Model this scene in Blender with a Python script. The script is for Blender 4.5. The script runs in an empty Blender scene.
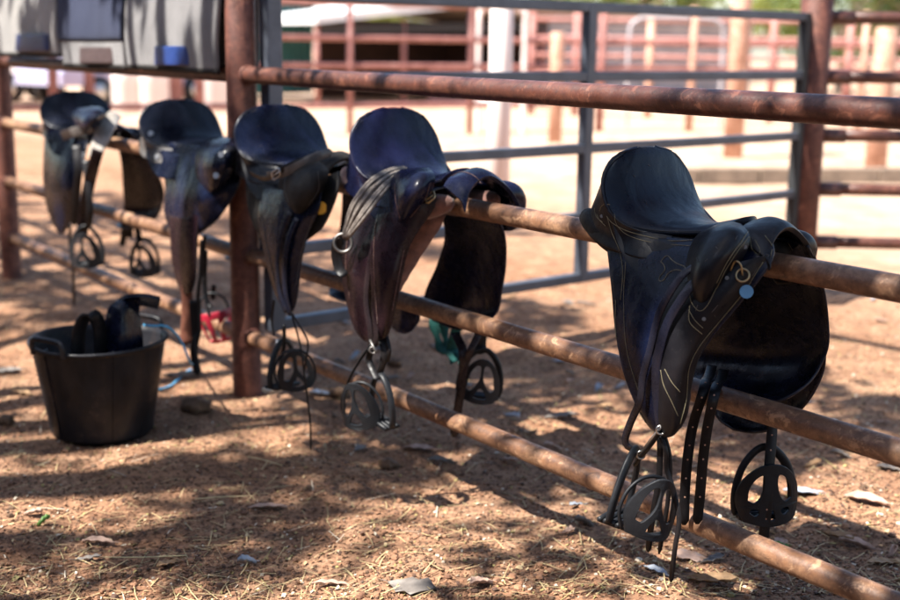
import bpy, bmesh, math, random
import numpy as np
from mathutils import Vector, Matrix
from mathutils.bvhtree import BVHTree
R = math.radians
sc = bpy.context.scene
col = sc.collection
random.seed(7); SHN, FSTOP, EXPO = 54, 2.0, 1.76
rng = np.random.default_rng(11)

# ------------------------------------------------------------------ camera geometry measured from the photograph
F, HY, ROLL, D, H = 1230., 46., .0145, 2.15, 1.353
PITCH = math.atan((300 - HY) / F)
def ray(px, py):
    x, y = px - 450, 300 - py
    c, s = math.cos(ROLL), math.sin(ROLL)
    x, y = x*c - y*s, x*s + y*c
    cy, sy = math.cos(PITCH), math.sin(PITCH)
    return x, y*sy + F*cy, y*cy - F*sy
_a = ray(-480, HY + 930*ROLL); _az = math.atan2(_a[1], _a[0])
EX = (-math.cos(_az), -math.sin(_az)); EY = (-EX[1], EX[0])
def toW(v): return (v[0]*EX[0] + v[1]*EX[1], v[0]*EY[0] + v[1]*EY[1], v[2])
def P(px, py, y=0.):                      # point on the vertical plane Y = y parallel to the fence
    r = toW(ray(px, py)); t = (D + y)/r[1]
    return Vector((r[0]*t, y, H + r[2]*t))
def G(px, py, z=0.):                      # point on the level z
    r = toW(ray(px, py)); t = (z - H)/r[2]
    return Vector((r[0]*t, -D + r[1]*t, z))
def Q(px, py, d):                         # point at horizontal distance d along the view
    r0 = ray(px, py); r = toW(r0); t = d/r0[1]
    return Vector((r[0]*t, -D + r[1]*t, H + r[2]*t))
FWD = Vector(toW((0, 1, 0))); RIGHT = Vector(toW((1, 0, 0)))

# ------------------------------------------------------------------ tagging
def tag(o, label=None, cat=None, group=None, kind=None):
    if label: o['label'] = label
    if cat: o['category'] = cat
    if group: o['group'] = group
    if kind: o['kind'] = kind
    return o
def empty(name, loc, label, cat, group=None, rz=0):
    o = bpy.data.objects.new(name, None); o.empty_display_size = .1
    col.objects.link(o); o.location = loc; o.rotation_euler = (0, 0, rz)
    return tag(o, label, cat, group)

# ------------------------------------------------------------------ materials
def nt(name):
    m = bpy.data.materials.new(name); m.use_nodes = True
    t = m.node_tree; b = t.nodes['Principled BSDF']
    return m, t, b
def node(t, typ, **kw):
    n = t.nodes.new(typ)
    for k, v in kw.items():
        if hasattr(n, k) and k not in n.inputs: setattr(n, k, v)
        else: n.inputs[k].default_value = v
    return n
def coords(t, scale=(1, 1, 1), kind='Object'):
    tc = t.nodes.new('ShaderNodeTexCoord'); mp = t.nodes.new('ShaderNodeMapping')
    mp.inputs['Scale'].default_value = scale
    t.links.new(tc.outputs[kind], mp.inputs[0]); return mp.outputs[0]
def noise(t, co, scale, detail=4, rough=.55, dist=0):
    n = node(t, 'ShaderNodeTexNoise', Scale=scale, Detail=detail, Roughness=rough, Distortion=dist)
    t.links.new(co, n.inputs['Vector']); return n.outputs['Fac']
def ramp(t, fac, stops, interp='LINEAR'):
    r = t.nodes.new('ShaderNodeValToRGB'); r.color_ramp.interpolation = interp
    e = r.color_ramp.elements
    while len(e) < len(stops): e.new(.5)
    for i, (p, c) in enumerate(stops):
        e[i].position = p; e[i].color = (*c, 1) if len(c) == 3 else c
    t.links.new(fac, r.inputs[0]); return r.outputs[0]
def rampv(t, fac, stops):
    return ramp(t, fac, [(p, (v, v, v)) for p, v in stops])
def mix(t, fac, a, b, mode='MIX'):
    m = t.nodes.new('ShaderNodeMix'); m.data_type = 'RGBA'; m.blend_type = mode
    for s, v in ((m.inputs[0], fac), (m.inputs[6], a), (m.inputs[7], b)):
        if isinstance(v, (int, float)): s.default_value = v
        elif isinstance(v, tuple): s.default_value = (*v, 1)
        else: t.links.new(v, s)
    return m.outputs[2]
def bump(t, b, h, strength=.3, dist=.01, prev=None):
    n = node(t, 'ShaderNodeBump', Strength=strength, Distance=dist)
    t.links.new(h, n.inputs['Height'])
    if prev is not None: t.links.new(prev, n.inputs['Normal'])
    t.links.new(n.outputs[0], b.inputs['Normal']); return n.outputs[0]

def leather(name, c1, c2, r1=.34, r2=.55, dust=.35, dustc=(.085, .078, .082), grain=.12, spec=.42, edge=.30):
    m, t, b = nt(name); co = coords(t)
    n1 = noise(t, co, 9, 5); n2 = noise(t, co, 38, 6, .7); n3 = noise(t, co, 5, 6, .65, .8)
    base = ramp(t, n1, [(.35, c1), (.68, c2)])
    dm = rampv(t, n3, [(.54, 0), (.74, 1)])
    dm2 = rampv(t, n2, [(.48, .1), (.68, 1)])
    mm = node(t, 'ShaderNodeMath', operation='MULTIPLY'); t.links.new(dm, mm.inputs[0]); t.links.new(dm2, mm.inputs[1])
    mk = node(t, 'ShaderNodeMath', operation='MULTIPLY'); t.links.new(mm.outputs[0], mk.inputs[0]); mk.inputs[1].default_value = dust*.6
    base = mix(t, mk.outputs[0], base, dustc)
    ge = t.nodes.new('ShaderNodeNewGeometry'); pm = rampv(t, ge.outputs['Pointiness'], [(.54, 0), (.62, edge)])
    base = mix(t, pm, base, (.085, .075, .07))
    # fine scratches
    sc1 = noise(t, coords(t, (60, 4, 14)), 6, 3, .6, .3)
    sm = rampv(t, sc1, [(.70, 0), (.735, .35*min(1, dust*2.5))])
    base = mix(t, sm, base, (.16, .14, .12))
    t.links.new(base, b.inputs['Base Color'])
    rr = rampv(t, n2, [(.3, r1), (.75, r2)]); t.links.new(rr, b.inputs['Roughness'])
    b.inputs['Specular IOR Level'].default_value = spec
    g = noise(t, co, 420, 3, .6); w = noise(t, co, 22, 4, .6, .5)
    w2 = noise(t, coords(t, (1, 1, .6)), 11, 3, .5, .4); p = bump(t, b, w2, .4, .012); p = bump(t, b, w, .25, .005, p); fin = bump(t, b, g, grain, .0015, p)
    # part of the surface is matt, dry leather without any gloss
    df = node(t, 'ShaderNodeBsdfDiffuse'); t.links.new(base, df.inputs['Color']); t.links.new(fin, df.inputs['Normal'])
    ms = node(t, 'ShaderNodeMixShader'); ms.inputs[0].default_value = .36
    out = t.nodes['Material Output']; t.links.new(b.outputs[0], ms.inputs[1]); t.links.new(df.outputs[0], ms.inputs[2]); t.links.new(ms.outputs[0], out.inputs[0])
    return m
def metal(name, c, r=.35, met=1.0, n=.1):
    m, t, b = nt(name); co = coords(t)
    f = noise(t, co, 30, 5)
    t.links.new(mix(t, f, tuple(x*(1-n*2) for x in c), tuple(min(1, x*(1+n)) for x in c)), b.inputs['Base Color'])
    t.links.new(rampv(t, f, [(.3, r), (.7, min(1, r+.2))]), b.inputs['Roughness'])
    b.inputs['Metallic'].default_value = met
    return m
def rust(name, lo, mid, hi, rough=.55, sx=1., gloss=.0):
    m, t, b = nt(name)
    co = coords(t, (sx, 1, 1)); co1 = coords(t)
    a = noise(t, co, 8, 7, .68, .6); c = noise(t, co1, 45, 6, .7); d = noise(t, co1, 190, 4, .7)
    base = ramp(t, a, [(.28, lo), (.5, mid), (.74, hi)])
    base = mix(t, rampv(t, c, [(.42, 0), (.68, .75)]), base, lo)
    fl = noise(t, co1, 16, 7, .75, 1.2)
    base = mix(t, rampv(t, fl, [(.56, 0), (.60, .6)]), base, tuple(min(1, x*1.15) for x in hi))
    base = mix(t, rampv(t, fl, [(.36, .7), (.42, 0)]), base, tuple(x*.55 for x in lo))
    base = mix(t, rampv(t, d, [(.6, 0), (.78, .4)]), base, tuple(min(1, x*1.6) for x in hi))
    t.links.new(base, b.inputs['Base Color'])
    t.links.new(rampv(t, c, [(.3, rough-.14), (.7, rough+.15)]), b.inputs['Roughness'])
    p = bump(t, b, c, .35, .004); bump(t, b, d, .3, .0012, p)
    return m
def plain(name, c, rough=.7, var=.25, scale=12, bmp=.2, met=0, sheen=0, fine=200):
    m, t, b = nt(name); co = coords(t)
    a = noise(t, co, scale, 6, .6)
    t.links.new(mix(t, rampv(t, a, [(.3, 0), (.7, 1)]), tuple(x*(1-var) for x in c), tuple(min(1, x*(1+var)) for x in c)), b.inputs['Base Color'])
    b.inputs['Roughness'].default_value = rough; b.inputs['Metallic'].default_value = met
    if sheen: b.inputs['Sheen Weight'].default_value = sheen
    if bmp: bump(t, b, noise(t, co, fine, 4), bmp, .003)
    return m
M = {}
M['black'] = leather('worn_black_leather', (.003, .003, .0045), (.010, .0095, .012), .26, .48, .5)
M['black2'] = leather('smooth_black_leather', (.0015, .0022, .008), (.005, .008, .024), .20, .38, .25, grain=.05)  # blue base tint stands in for sky reflected by the black leather
M['seat'] = leather('seat_leather', (.002, .003, .007), (.006, .008, .017), .24, .42, .22, grain=.06)  # bluish base paints in the sky's reflection here too
M['navy'] = leather('glossy_navy_leather', (.003, .0035, .011), (.008, .010, .034), .20, .36, .12, grain=.03, spec=.35)
M['plum'] = leather('dark_brown_leather', (.006, .003, .005), (.017, .007, .010), .20, .38, .15, (.16, .09, .06))
M['brown'] = leather('brown_leather', (.05, .022, .016), (.10, .045, .03), .35, .55, .4, (.22, .14, .09))
M['grey'] = leather('dusty_grey_leather', (.045, .042, .042), (.13, .12, .115), .28, .45, .6, (.3, .27, .24))
M['pale'] = leather('pale_worn_leather', (.20, .18, .16), (.5, .46, .42), .25, .4, .4, (.08, .07, .06))
M['suede'] = leather('black_suede', (.005, .0045, .004), (.015, .013, .012), .6, .85, .40, (.09, .075, .06), .4)
M['strap'] = leather('strap_leather', (.005, .005, .006), (.014, .012, .013), .30, .5, .4, edge=0)
M['strapbrown'] = leather('red_brown_strap', (.16, .055, .035), (.28, .11, .07), .4, .6, .3, (.35, .2, .14))
M['lining'] = plain('rust_lining_felt', (.13, .055, .04), .85, .5, 35, .8, sheen=.3)
M['thread'] = plain('yellow_thread', (.17, .145, .085), .7, .3, 60, 0)
M['plastic'] = leather('black_moulded_plastic', (.008, .009, .011), (.014, .015, .018), .38, .55, .25, (.10, .09, .08), edge=0)
M['rubber'] = leather('dusty_tub_rubber', (.006, .006, .008), (.014, .014, .017), .28, .5, 1.1, (.16, .10, .07), edge=0)
M['steel'] = metal('worn_steel', (.55, .54, .52), .28)
M['dullsteel'] = metal('dull_steel', (.22, .21, .20), .4)
M['brass'] = metal('brass', (.42, .34, .20), .38)
M['tagblue'] = plain('blue_tag', (.08, .25, .46), .35, .1, 20, 0)
M['tagyellow'] = plain('yellow_tag', (.80, .42, .03), .4, .1, 20, 0)
M['red'] = plain('red_plastic', (.42, .02, .045), .35, .2, 20, 0)
M['teal'] = plain('teal_cloth', (.007, .075, .065), .8, .4, 40, .4)
M['twine'] = plain('blue_twine', (.09, .40, .68), .6, .2, 60, .2)
M['hair'] = None
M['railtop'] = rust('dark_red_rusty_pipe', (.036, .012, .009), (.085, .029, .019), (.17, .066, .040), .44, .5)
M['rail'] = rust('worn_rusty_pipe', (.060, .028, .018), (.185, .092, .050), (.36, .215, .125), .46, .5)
M['post'] = rust('red_brown_post', (.050, .016, .012), (.125, .040, .026), (.20, .078, .048), .62)
M['bgred'] = rust('faded_red_pipe', (.16, .055, .045), (.32, .125, .10), (.46, .23, .19), .6)
M['bgorange'] = rust('orange_post', (.34, .16, .10), (.50, .28, .19), (.64, .42, .32), .7)
M['bgwhite'] = plain('pale_pink_paint', (.78, .66, .62), .6, .08, 4, 0)
M['white'] = plain('white_paint', (.80, .80, .78), .5, .06, 4, 0)
M['galv'] = plain('grey_galvanised_tube', (.078, .088, .112), .45, .25, 8, .15, .35)
M['galvdark'] = plain('dark_gate_stile', (.03, .032, .034), .5, .3, 8, .15, .2)
M['sleeper'] = plain('weathered_timber', (.20, .15, .11), .9, .35, 6, .5, fine=60)

# ------------------------------------------------------------------ mesh building
class MB:
    def __init__(s): s.v = []; s.f = []; s.m = []; s.sm = []
    def add(s, verts, faces, mi=0, smooth=True):
        o = len(s.v); s.v += [tuple(v) for v in verts]
        s.f += [tuple(i+o for i in f) for f in faces]; s.m += [mi]*len(faces); s.sm += [smooth]*len(faces); return s
    def box(s, c, size, mi=0, rot=None):
        sx, sy, sz = [q/2 for q in size]; vs = []
        for z in (-sz, sz):
            for x, y in ((-sx, -sy), (sx, -sy), (sx, sy), (-sx, sy)):
                p = Vector((x, y, z))
                if rot is not None: p = rot @ p
                vs.append(p + Vector(c))
        return s.add(vs, [(3, 2, 1, 0), (4, 5, 6, 7), (0, 1, 5, 4), (1, 2, 6, 5), (2, 3, 7, 6), (3, 0, 4, 7)], mi, False)
    def bar(s, a, b, w, h, mi=0, up=(0, 0, 1)):
        a, b = Vector(a), Vector(b); d = b-a; x = d.normalized(); y = Vector(up).cross(x).normalized(); z = x.cross(y)
        rot = Matrix((x, y, z)).transposed()
        return s.box((a+b)/2, (d.length, w, h), mi, rot)
    def tube(s, pts, r, seg=8, mi=0, cap=True, closed=False, flat=1.0):
        pts = [Vector(p) for p in pts]; n = len(pts)
        rs = r if isinstance(r, (list, tuple)) else [r]*n
        def tang(i):
            if closed: return (pts[(i+1) % n]-pts[i-1]).normalized()
            return (pts[min(i+1, n-1)]-pts[max(i-1, 0)]).normalized()
        t0 = tang(0); ref = Vector((0, 0, 1)) if abs(t0.z) < .9 else Vector((1, 0, 0))
        nrm = (ref - t0*ref.dot(t0)).normalized(); vs = []
        for i in range(n):
            t = tang(i); nrm = (nrm - t*nrm.dot(t)).normalized(); b = t.cross(nrm)
            for k in range(seg):
                a = 2*math.pi*k/seg; vs.append(pts[i] + (nrm*math.cos(a) + b*math.sin(a)*flat)*rs[i])
        fs = []
        for i in range(n if closed else n-1):
            j = (i+1) % n
            for k in range(seg):
                l = (k+1) % seg; fs.append((i*seg+k, i*seg+l, j*seg+l, j*seg+k))
        if cap and not closed:
            fs.append(tuple(range(seg-1, -1, -1))); fs.append(tuple((n-1)*seg+k for k in range(seg)))
        return s.add(vs, fs, mi)
    def ribbon(s, pts, w, t=.004, side=(1, 0, 0), mi=0, tip=False):
        pts = [Vector(p) for p in pts]; n = len(pts)
        ws = w if isinstance(w, (list, tuple)) else [w]*n
        S0 = Vector(side); vs = []
        for i in range(n):
            T = (pts[min(i+1, n-1)]-pts[max(i-1, 0)]).normalized()
            S = (S0 - T*S0.dot(T)).normalized(); N = T.cross(S)
            hw = ws[i]/2
            if tip and i == n-1: hw *= .35
            for a, b in ((-1, -.6), (-.93, -1), (.93, -1), (1, -.6), (1, .6), (.93, 1), (-.93, 1), (-1, .6)):
                vs.append(pts[i] + S*hw*a + N*t/2*b)
        fs = []
        for i in range(n-1):
            for k in range(8):
                l = (k+1) % 8; fs.append((i*8+k, i*8+l, (i+1)*8+l, (i+1)*8+k))
        fs.append(tuple(range(7, -1, -1))); fs.append(tuple((n-1)*8+k for k in range(8)))
        return s.add(vs, fs, mi)
    def build(s, name, mats, parent=None, mods=None, origin=None):
        me = bpy.data.meshes.new(name)
        vs = s.v
        if origin is not None: vs = [(a-origin[0], b-origin[1], c-origin[2]) for a, b, c in vs]
        me.from_pydata(vs, [], s.f)
        for m in (mats if isinstance(mats, (list, tuple)) else [mats]): me.materials.append(m)
        me.polygons.foreach_set('material_index', s.m); me.polygons.foreach_set('use_smooth', s.sm)
        bm = bmesh.new(); bm.from_mesh(me); bmesh.ops.recalc_face_normals(bm, faces=bm.faces); bm.to_mesh(me); bm.free()
        o = bpy.data.objects.new(name, me); col.objects.link(o)
        if parent is not None: o.parent = parent
        if origin is not None and parent is None: o.location = origin
        if mods:
            th, bv = mods
            if th:
                q = o.modifiers.new('thick', 'SOLIDIFY'); q.thickness = th; q.offset = 0; q.use_even_offset = False
            if bv:
                q = o.modifiers.new('round', 'BEVEL'); q.width = bv; q.segments = 3; q.limit_method = 'ANGLE'; q.angle_limit = R(50)
        return o

def crs(pts, n):
    """Catmull-Rom resample, chord parametrised, n points."""
    p = np.array([tuple(q) for q in pts], float); k = len(p)
    if k == 2: return [Vector(p[0] + (p[1]-p[0])*i/(n-1)) for i in range(n)]
    ext = np.vstack([2*p[0]-p[1], p, 2*p[-1]-p[-2]])
    L = np.concatenate([[0], np.cumsum(np.linalg.norm(np.diff(p, axis=0), axis=1)+1e-6)]); out = []
    for i in range(n):
        s = L[-1]*i/(n-1); j = min(max(int(np.searchsorted(L, s, 'right'))-1, 0), k-2)
        u = (s-L[j])/(L[j+1]-L[j]); a, b, c, d = ext[j], ext[j+1], ext[j+2], ext[j+3]
        q = .5*((2*b) + (c-a)*u + (2*a-5*b+4*c-d)*u*u + (3*b-a-3*c+d)*u**3)
        out.append(Vector(q))
    return out
def uni(pts, n):
    """Catmull-Rom with uniform knots (rows of a loft stay aligned)."""
    p = np.array([tuple(q) for q in pts], float); k = len(p)
    ext = np.vstack([2*p[0]-p[1], p, 2*p[-1]-p[-2]]); out = []
    for i in range(n):
        s = (k-1)*i/(n-1); j = min(int(s), k-2); u = s-j; a, b, c, d = ext[j], ext[j+1], ext[j+2], ext[j+3]
        out.append(Vector(.5*((2*b) + (c-a)*u + (2*a-5*b+4*c-d)*u*u + (3*b-a-3*c+d)*u**3)))
    return out
def loft(rows, nu=24, nv=24):
    R1 = [crs(r, nu) for r in rows]
    colsv = [uni([r[i] for r in R1], nv) for i in range(nu)]
    vs = [colsv[i][j] for j in range(nv) for i in range(nu)]
    fs = [(j*nu+i, j*nu+i+1, (j+1)*nu+i+1, (j+1)*nu+i) for j in range(nv-1) for i in range(nu-1)]
    return vs, fs

# ------------------------------------------------------------------ saddle template (traced on the nearest saddle, local coords)
X0, ZR = -1.95, .895
def L(px, py, y): p = P(px, py, y); return (p.x-X0, p.y, p.z-ZR)
def rows_px(rows): return [[L(*q) for q in r] for r in rows]
T_side = rows_px([
    [(606,224,-.085),(640,232,-.10),(690,240,-.095),(735,236,-.085),(772,238,-.06)],
    [(611,250,-.12),(645,262,-.14),(690,268,-.14),(735,266,-.13),(772,262,-.10)],
    [(616,290,-.15),(645,300,-.17),(678,306,-.175),(708,306,-.17),(740,304,-.135)],
    [(620,330,-.17),(640,340,-.19),(664,346,-.195),(690,346,-.19),(714,336,-.16)],
    [(628,370,-.185),(642,378,-.20),(660,383,-.205),(678,381,-.20),(695,370,-.175)],
    [(640,402,-.19),(650,409,-.20),(664,413,-.205),(678,411,-.20),(692,400,-.18)],
    [(652,423,-.19),(660,429,-.198),(668,431,-.20),(677,429,-.195),(686,420,-.185)],
    [(662,432,-.19),(665,434,-.195),(669,435,-.197),(674,434,-.195),(679,430,-.188)]])
T_fender = rows_px([
    [(694,262,-.145),(715,264,-.155),(740,262,-.14),(770,254,-.10)],
    [(676,290,-.175),(700,296,-.186),(725,296,-.17),(750,288,-.125)],
    [(664,325,-.20),(684,331,-.207),(704,330,-.192),(722,321,-.155)],
    [(658,360,-.215),(672,366,-.22),(687,365,-.21),(702,354,-.175)],
    [(658,395,-.215),(669,400,-.22),(681,399,-.212),(693,388,-.185)],
    [(662,420,-.21),(670,425,-.214),(679,424,-.21),(690,412,-.19)],
    [(668,432,-.205),(672,434,-.207),(677,433,-.205),(684,425,-.195)]])
T_off = rows_px([
    [(757,240,.05),(775,238,.065),(792,240,.075),(806,246,.075)],
    [(742,262,.09),(768,262,.115),(795,262,.12),(814,264,.115)],
    [(726,290,.13),(762,292,.165),(796,292,.17),(821,292,.155)],
    [(708,322,.16),(755,328,.205),(798,326,.21),(824,320,.19)],
    [(696,350,.18),(750,360,.225),(798,358,.23),(824,346,.21)],
    [(690,374,.16),(745,386,.190),(792,384,.20),(816,368,.195)],
    [(697,388,.12),(740,398,.135),(782,398,.145),(806,383,.16)],
    [(712,394,.085),(742,402,.085),(774,402,.095),(794,393,.125)]])
T_off2 = rows_px([
    [(712,330,.20),(755,340,.235),(800,338,.24),(820,330,.225)],
    [(704,370,.225),(750,380,.255),(795,380,.26),(820,366,.245)],
    [(706,400,.23),(745,408,.26),(785,405,.265),(810,392,.25)],
    [(716,420,.225),(745,426,.25),(775,424,.255),(795,412,.245)],
    [(730,430,.215),(748,433,.235),(765,431,.24),(780,424,.235)]])
T_poley = rows_px([
    [(716,229,-.085),(724,226,-.087),(733,225,-.087),(742,227,-.085)],
    [(701,238,-.115),(716,234,-.145),(735,233,-.145),(749,237,-.110)],
    [(694,254,-.135),(708,252,-.178),(729,250,-.175),(746,251,-.125)],
    [(692,271,-.150),(703,271,-.195),(719,269,-.190),(734,267,-.140)],
    [(694,287,-.160),(702,288,-.198),(713,286,-.190),(723,283,-.150)],
    [(699,301,-.165),(704,302,-.180),(709,301,-.180),(714,298,-.160)]])
T_seat = []
for x, w, zc, xe, ze in (
        (-.150, .030, .222, -.150, .221), (-.143, .085, .210, -.152, .208), (-.134, .118, .186, -.150, .182),
        (-.120, .136, .150, -.143, .150), (-.098, .142, .112, -.128, .112), (-.062, .140, .082, -.104, .078),
        (-.015, .126, .066, -.068, .055), (.035, .098, .060, -.015, .046), (.09, .068, .066, .045, .048), (.14, .052, .080, .11, .056), (.18, .048, .092, .155, .066)):
    T_seat.append([(xe, -w, ze), (xe*.72+x*.28-.004, -w*.86, ze*.88+zc*.12+.004), (x*.7+xe*.3, -w*.5, zc*.85+ze*.15), (x, 0, zc),
                   (x*.7+xe*.3, w*.5, zc*.85+ze*.15), (xe*.72+x*.28-.004, w*.86, ze*.88+zc*.12+.004), (xe, w, ze)])
def _mir(l): return l + [(x, -y, z) for x, y, z in reversed(l[:-1])]
T_back = [_mir(r) for r in [  # outside of the cantle, from the rim down to the rear panels
    [(.04,-.090,.042),(-.03,-.118,.050),(-.075,-.137,.066),(-.112,-.141,.092),(-.134,-.139,.130),(-.150,-.122,.176),(-.154,-.075,.210),(-.152,0,.221)],
    [(.04,-.100,.030),(-.03,-.122,.036),(-.08,-.132,.046),(-.125,-.132,.066),(-.160,-.124,.100),(-.182,-.104,.138),(-.192,-.060,.164),(-.195,0,.172)],
    [(.04,-.115,.012),(-.03,-.130,.016),(-.085,-.132,.022),(-.135,-.126,.034),(-.182,-.116,.056),(-.215,-.098,.082),(-.232,-.058,.100),(-.236,0,.104)],
    [(.04,-.130,-.012),(-.03,-.140,-.010),(-.09,-.138,-.004),(-.145,-.130,.002),(-.198,-.118,.014),(-.236,-.098,.030),(-.254,-.060,.048),(-.256,0,.060)]]]
T_arch = rows_px([
    [(738,240,-.10),(742,231,-.075),(749,225,-.035),(757,222,.0),(764,226,.035),(772,233,.075),(776,242,.10)],
    [(752,248,-.10),(755,233,-.075),(762,224,-.035),(770,219,.0),(779,225,.035),(788,234,.075),(792,246,.10)],
    [(766,258,-.105),(767,241,-.078),(774,228,-.038),(783,223,.0),(792,229,.038),(800,240,.078),(806,254,.105)],
    [(772,270,-.108),(773,248,-.080),(780,234,-.040),(789,229,.0),(798,235,.040),(807,247,.080),(814,264,.108)]])

def side_y(T):  # placeholder for readability
    return T

def make_saddle(cfg):
    """Builds one saddle: Empty at the rail under its middle, every part a mesh in local coords."""
    x0 = cfg['x0']; root = empty('riding_saddle', (x0, 0, ZR), cfg['label'], 'saddle', cfg.get('group', 'saddles resting on the rusty rail'))
    sx, sy, su, sd = cfg.get('s', (1, 1, 1, 1)); lean = cfg.get('lean', 0); yaw = cfg.get('yaw', 0); pt = cfg.get('pitch', 0)
    cl, sl = math.cos(lean), math.sin(lean); cyw, syw = math.cos(yaw), math.sin(yaw); cp, sp = math.cos(pt), math.sin(pt)
    warp = cfg.get('warp')
    def T(p):
        x, y, z = p[0]*sx, p[1]*sy, p[2]*(su if p[2] > 0 else sd)
        if warp: x, y, z = warp(x, y, z)
        x, z = x*cp - z*sp, x*sp + z*cp
        y, z = y*cl - z*sl, y*sl + z*cl
        x, y = x*cyw - y*syw, x*syw + y*cyw
        return Vector((x, y, z))
    def TT(rows): return [[T(p) for p in r] for r in rows]
    def W(px, py, y): p = P(px, py, y); return Vector((p.x-x0, p.y, p.z-ZR))
    cfg['T'] = T; cfg['W'] = W; cfg['root'] = root
    mt = dict(seat='seat', side='black2', fender='black', off='black2', poley='black', arch='black', back='black', panel='suede')
    mt.update(cfg.get('mats', {}))
    def part(name, rows, mat, th, bv, nu=26, nv=30, raw=False):
        mb = MB(); v, f = loft(rows if raw else TT(rows), nu, nv); mb.add(v, f)
        ob = mb.build(name, M[mat], root, (th, bv))
        if name in ('saddle_flap', 'fender', 'knee_pad', 'sweat_flap'):
            k = [j*nu for j in range(nv)] + [(nv-1)*nu+i for i in range(1, nu)] + [j*nu+nu-1 for j in range(nv-2, -1, -1)]
            mb = MB(); mb.tube([v[i] for i in k], .0040 if name != 'knee_pad' else .0055, 7)
            mb.build('edge_binding', M[mat], ob)
        return ob
    o = {}
    o['seat'] = part('seat', T_seat, mt['seat'], .014, .006, 30, 34)
    o['cantle'] = part('cantle', T_back, mt['back'], .010, .004, 44, 18)
    if not cfg.get('noside'):
        o['side'] = part('saddle_flap', cfg.get('side', T_side), mt['side'], .007, .003, raw='side' in cfg)
    if not cfg.get('nofender'):
        o['fender'] = part('fender', cfg.get('fender', T_fender), mt['fender'], .008, .0035, raw='fender' in cfg)
    if not cfg.get('nooff'):
        o['off'] = part('saddle_flap', cfg.get('offr', T_off), mt['off'], .007, .003, raw='offr' in cfg)
    if cfg.get('off2', True): o['off2'] = part('sweat_flap', T_off2, mt['off'], .006, .0025)
    o['poley'] = part('knee_pad', cfg.get('poleyr', T_poley), mt['poley'], .016, .007, 20, 24, raw='poleyr' in cfg)
    offp = [[(x-.035, -y*.82, z*.8-.012) for x, y, z in r] for r in T_poley]
    o['poley2'] = part('knee_pad', offp, mt['poley'], .016, .007, 20, 24)
    o['arch'] = part('pommel', T_arch, mt['arch'], .012, .005, 36, 20)
    # padded panels either side of the rail
    for s in (-1, 1):
        mb = MB(); pts = crs([T((x, s*y, z)) for x, y, z in ((-.258,.080,.052),(-.225,.086,.045),(-.17,.09,.025),(-.08,.09,.005),(0,.085,-.005),(.1,.08,.0),(.18,.075,.012),(.225,.07,.022))], 22)
        rs = [.012+.035*math.sin(math.pi*min(1, (i+.6)/22*1.02))**.5 for i in range(22)]
        mb.tube(pts, rs, 14); mb.build('panel', M[mt['panel']], root)
        # inner lining below the panel
    for sgn in (1, -1):
        xs = ((-.115,.138,.105),(-.09,.138,.07),(-.05,.126,.050),(.0,.104,.040),(.06,.078,.038),(.12,.062,.044),(.17,.055,.055))
        fs_ = (0, .25, .6, .85, 1, 1, .9)
        r0 = [(x, -sgn*w*.86, z) for x, w, z in xs]; r1 = [(x, -sgn*(w*.4+.075), z*(1-f)+(z*.5+.012)*f) for (x, w, z), f in zip(xs, fs_)]
        r2 = [(x, -sgn*(.132 if x < .1 else .118), z*.9*(1-f)-.012*f) for (x, w, z), f in zip(xs, fs_)]; r3 = [(x, -sgn*(.136+.016*f if x < .1 else .135), z*.8*(1-f)-.055*f) for (x, w, z), f in zip(xs, fs_)]
        part('skirt', [r0, r1, r2, r3], mt['back'] if mt['back'] != 'grey' else mt['side'], .006, .0025, 30, 14)
    # welt round the seat rim
    mb = MB(); edge = [r[0] for r in T_seat[1:]]; e2 = [r[-1] for r in T_seat[1:]]
    rim = [(-.045+a*0, 0, 0) for a in ()]
    pts = [T((x-.002, y, z+.001)) for x, y, z in list(reversed(edge)) + [(-.151, 0, .2225)] + e2]
    mb.tube(crs(pts, 70), .0055, 8); mb.build('seat_welt', M[mt['seat']], root)
    return root, o, T, W

def bvh_of(objs):
    dg = bpy.context.evaluated_depsgraph_get(); vs = []; fs = []
    for o in objs:
        ob = o.evaluated_get(dg); me = ob.to_mesh(); mw = o.matrix_world if o.parent is None else o.parent.matrix_basis @ o.matrix_basis
        k = len(vs); vs += [mw @ v.co for v in me.vertices]; fs += [tuple(i+k for i in p.vertices) for p in me.polygons]; ob.to_mesh_clear()
    return BVHTree.FromPolygons(vs, fs)
CAM = Vector((0, -D, H))
def onto(bvh, px, py, lift=.0015, root=None):
    d = Vector(toW(ray(px, py))).normalized(); loc, n, i, ds = bvh.ray_cast(CAM, d)
    if loc is None: return None
    if n.dot(d) > 0: n = -n
    q = loc + n*lift
    return q - root.location if root is not None else q
def stitch(bvh, root, lines, r=.0008, mat='thread', name='stitching', parent=None, label=None, lift=.0012):
    mb = MB()
    for ln in lines:
        pts = crs([(a, b, 0) for a, b in ln], max(6, len(ln)*7)); run = []
        for p in pts:
            q = onto(bvh, p.x, p.y, lift, root)
            if q is None or (run and (q-run[-1]).length > .035):
                if len(run) > 2: mb.tube(run, r, 5)
                run = []
            if q is not None: run.append(q)
        if len(run) > 2: mb.tube(run, r, 5)
    if mb.v:
        o = mb.build(name, M[mat], root)
        return o
def ring(c, r, axis, rr=.003, seg=24, sq=1.0, ratio=1.0, roll=0):
    a = Vector(axis).normalized(); u = a.cross(Vector((0, 0, 1)));
    u = u.normalized() if u.length > .01 else Vector((1, 0, 0)); v = a.cross(u)
    return [Vector(c) + u*math.cos(2*math.pi*k/seg+roll)*r*ratio + v*math.sin(2*math.pi*k/seg+roll)*r for k in range(seg)]
def dring(mb, c, r, axis, rr=.0022, mi=0, sq=1):
    mb.tube(ring(c, r, axis), rr, 6, mi, closed=True)
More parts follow.
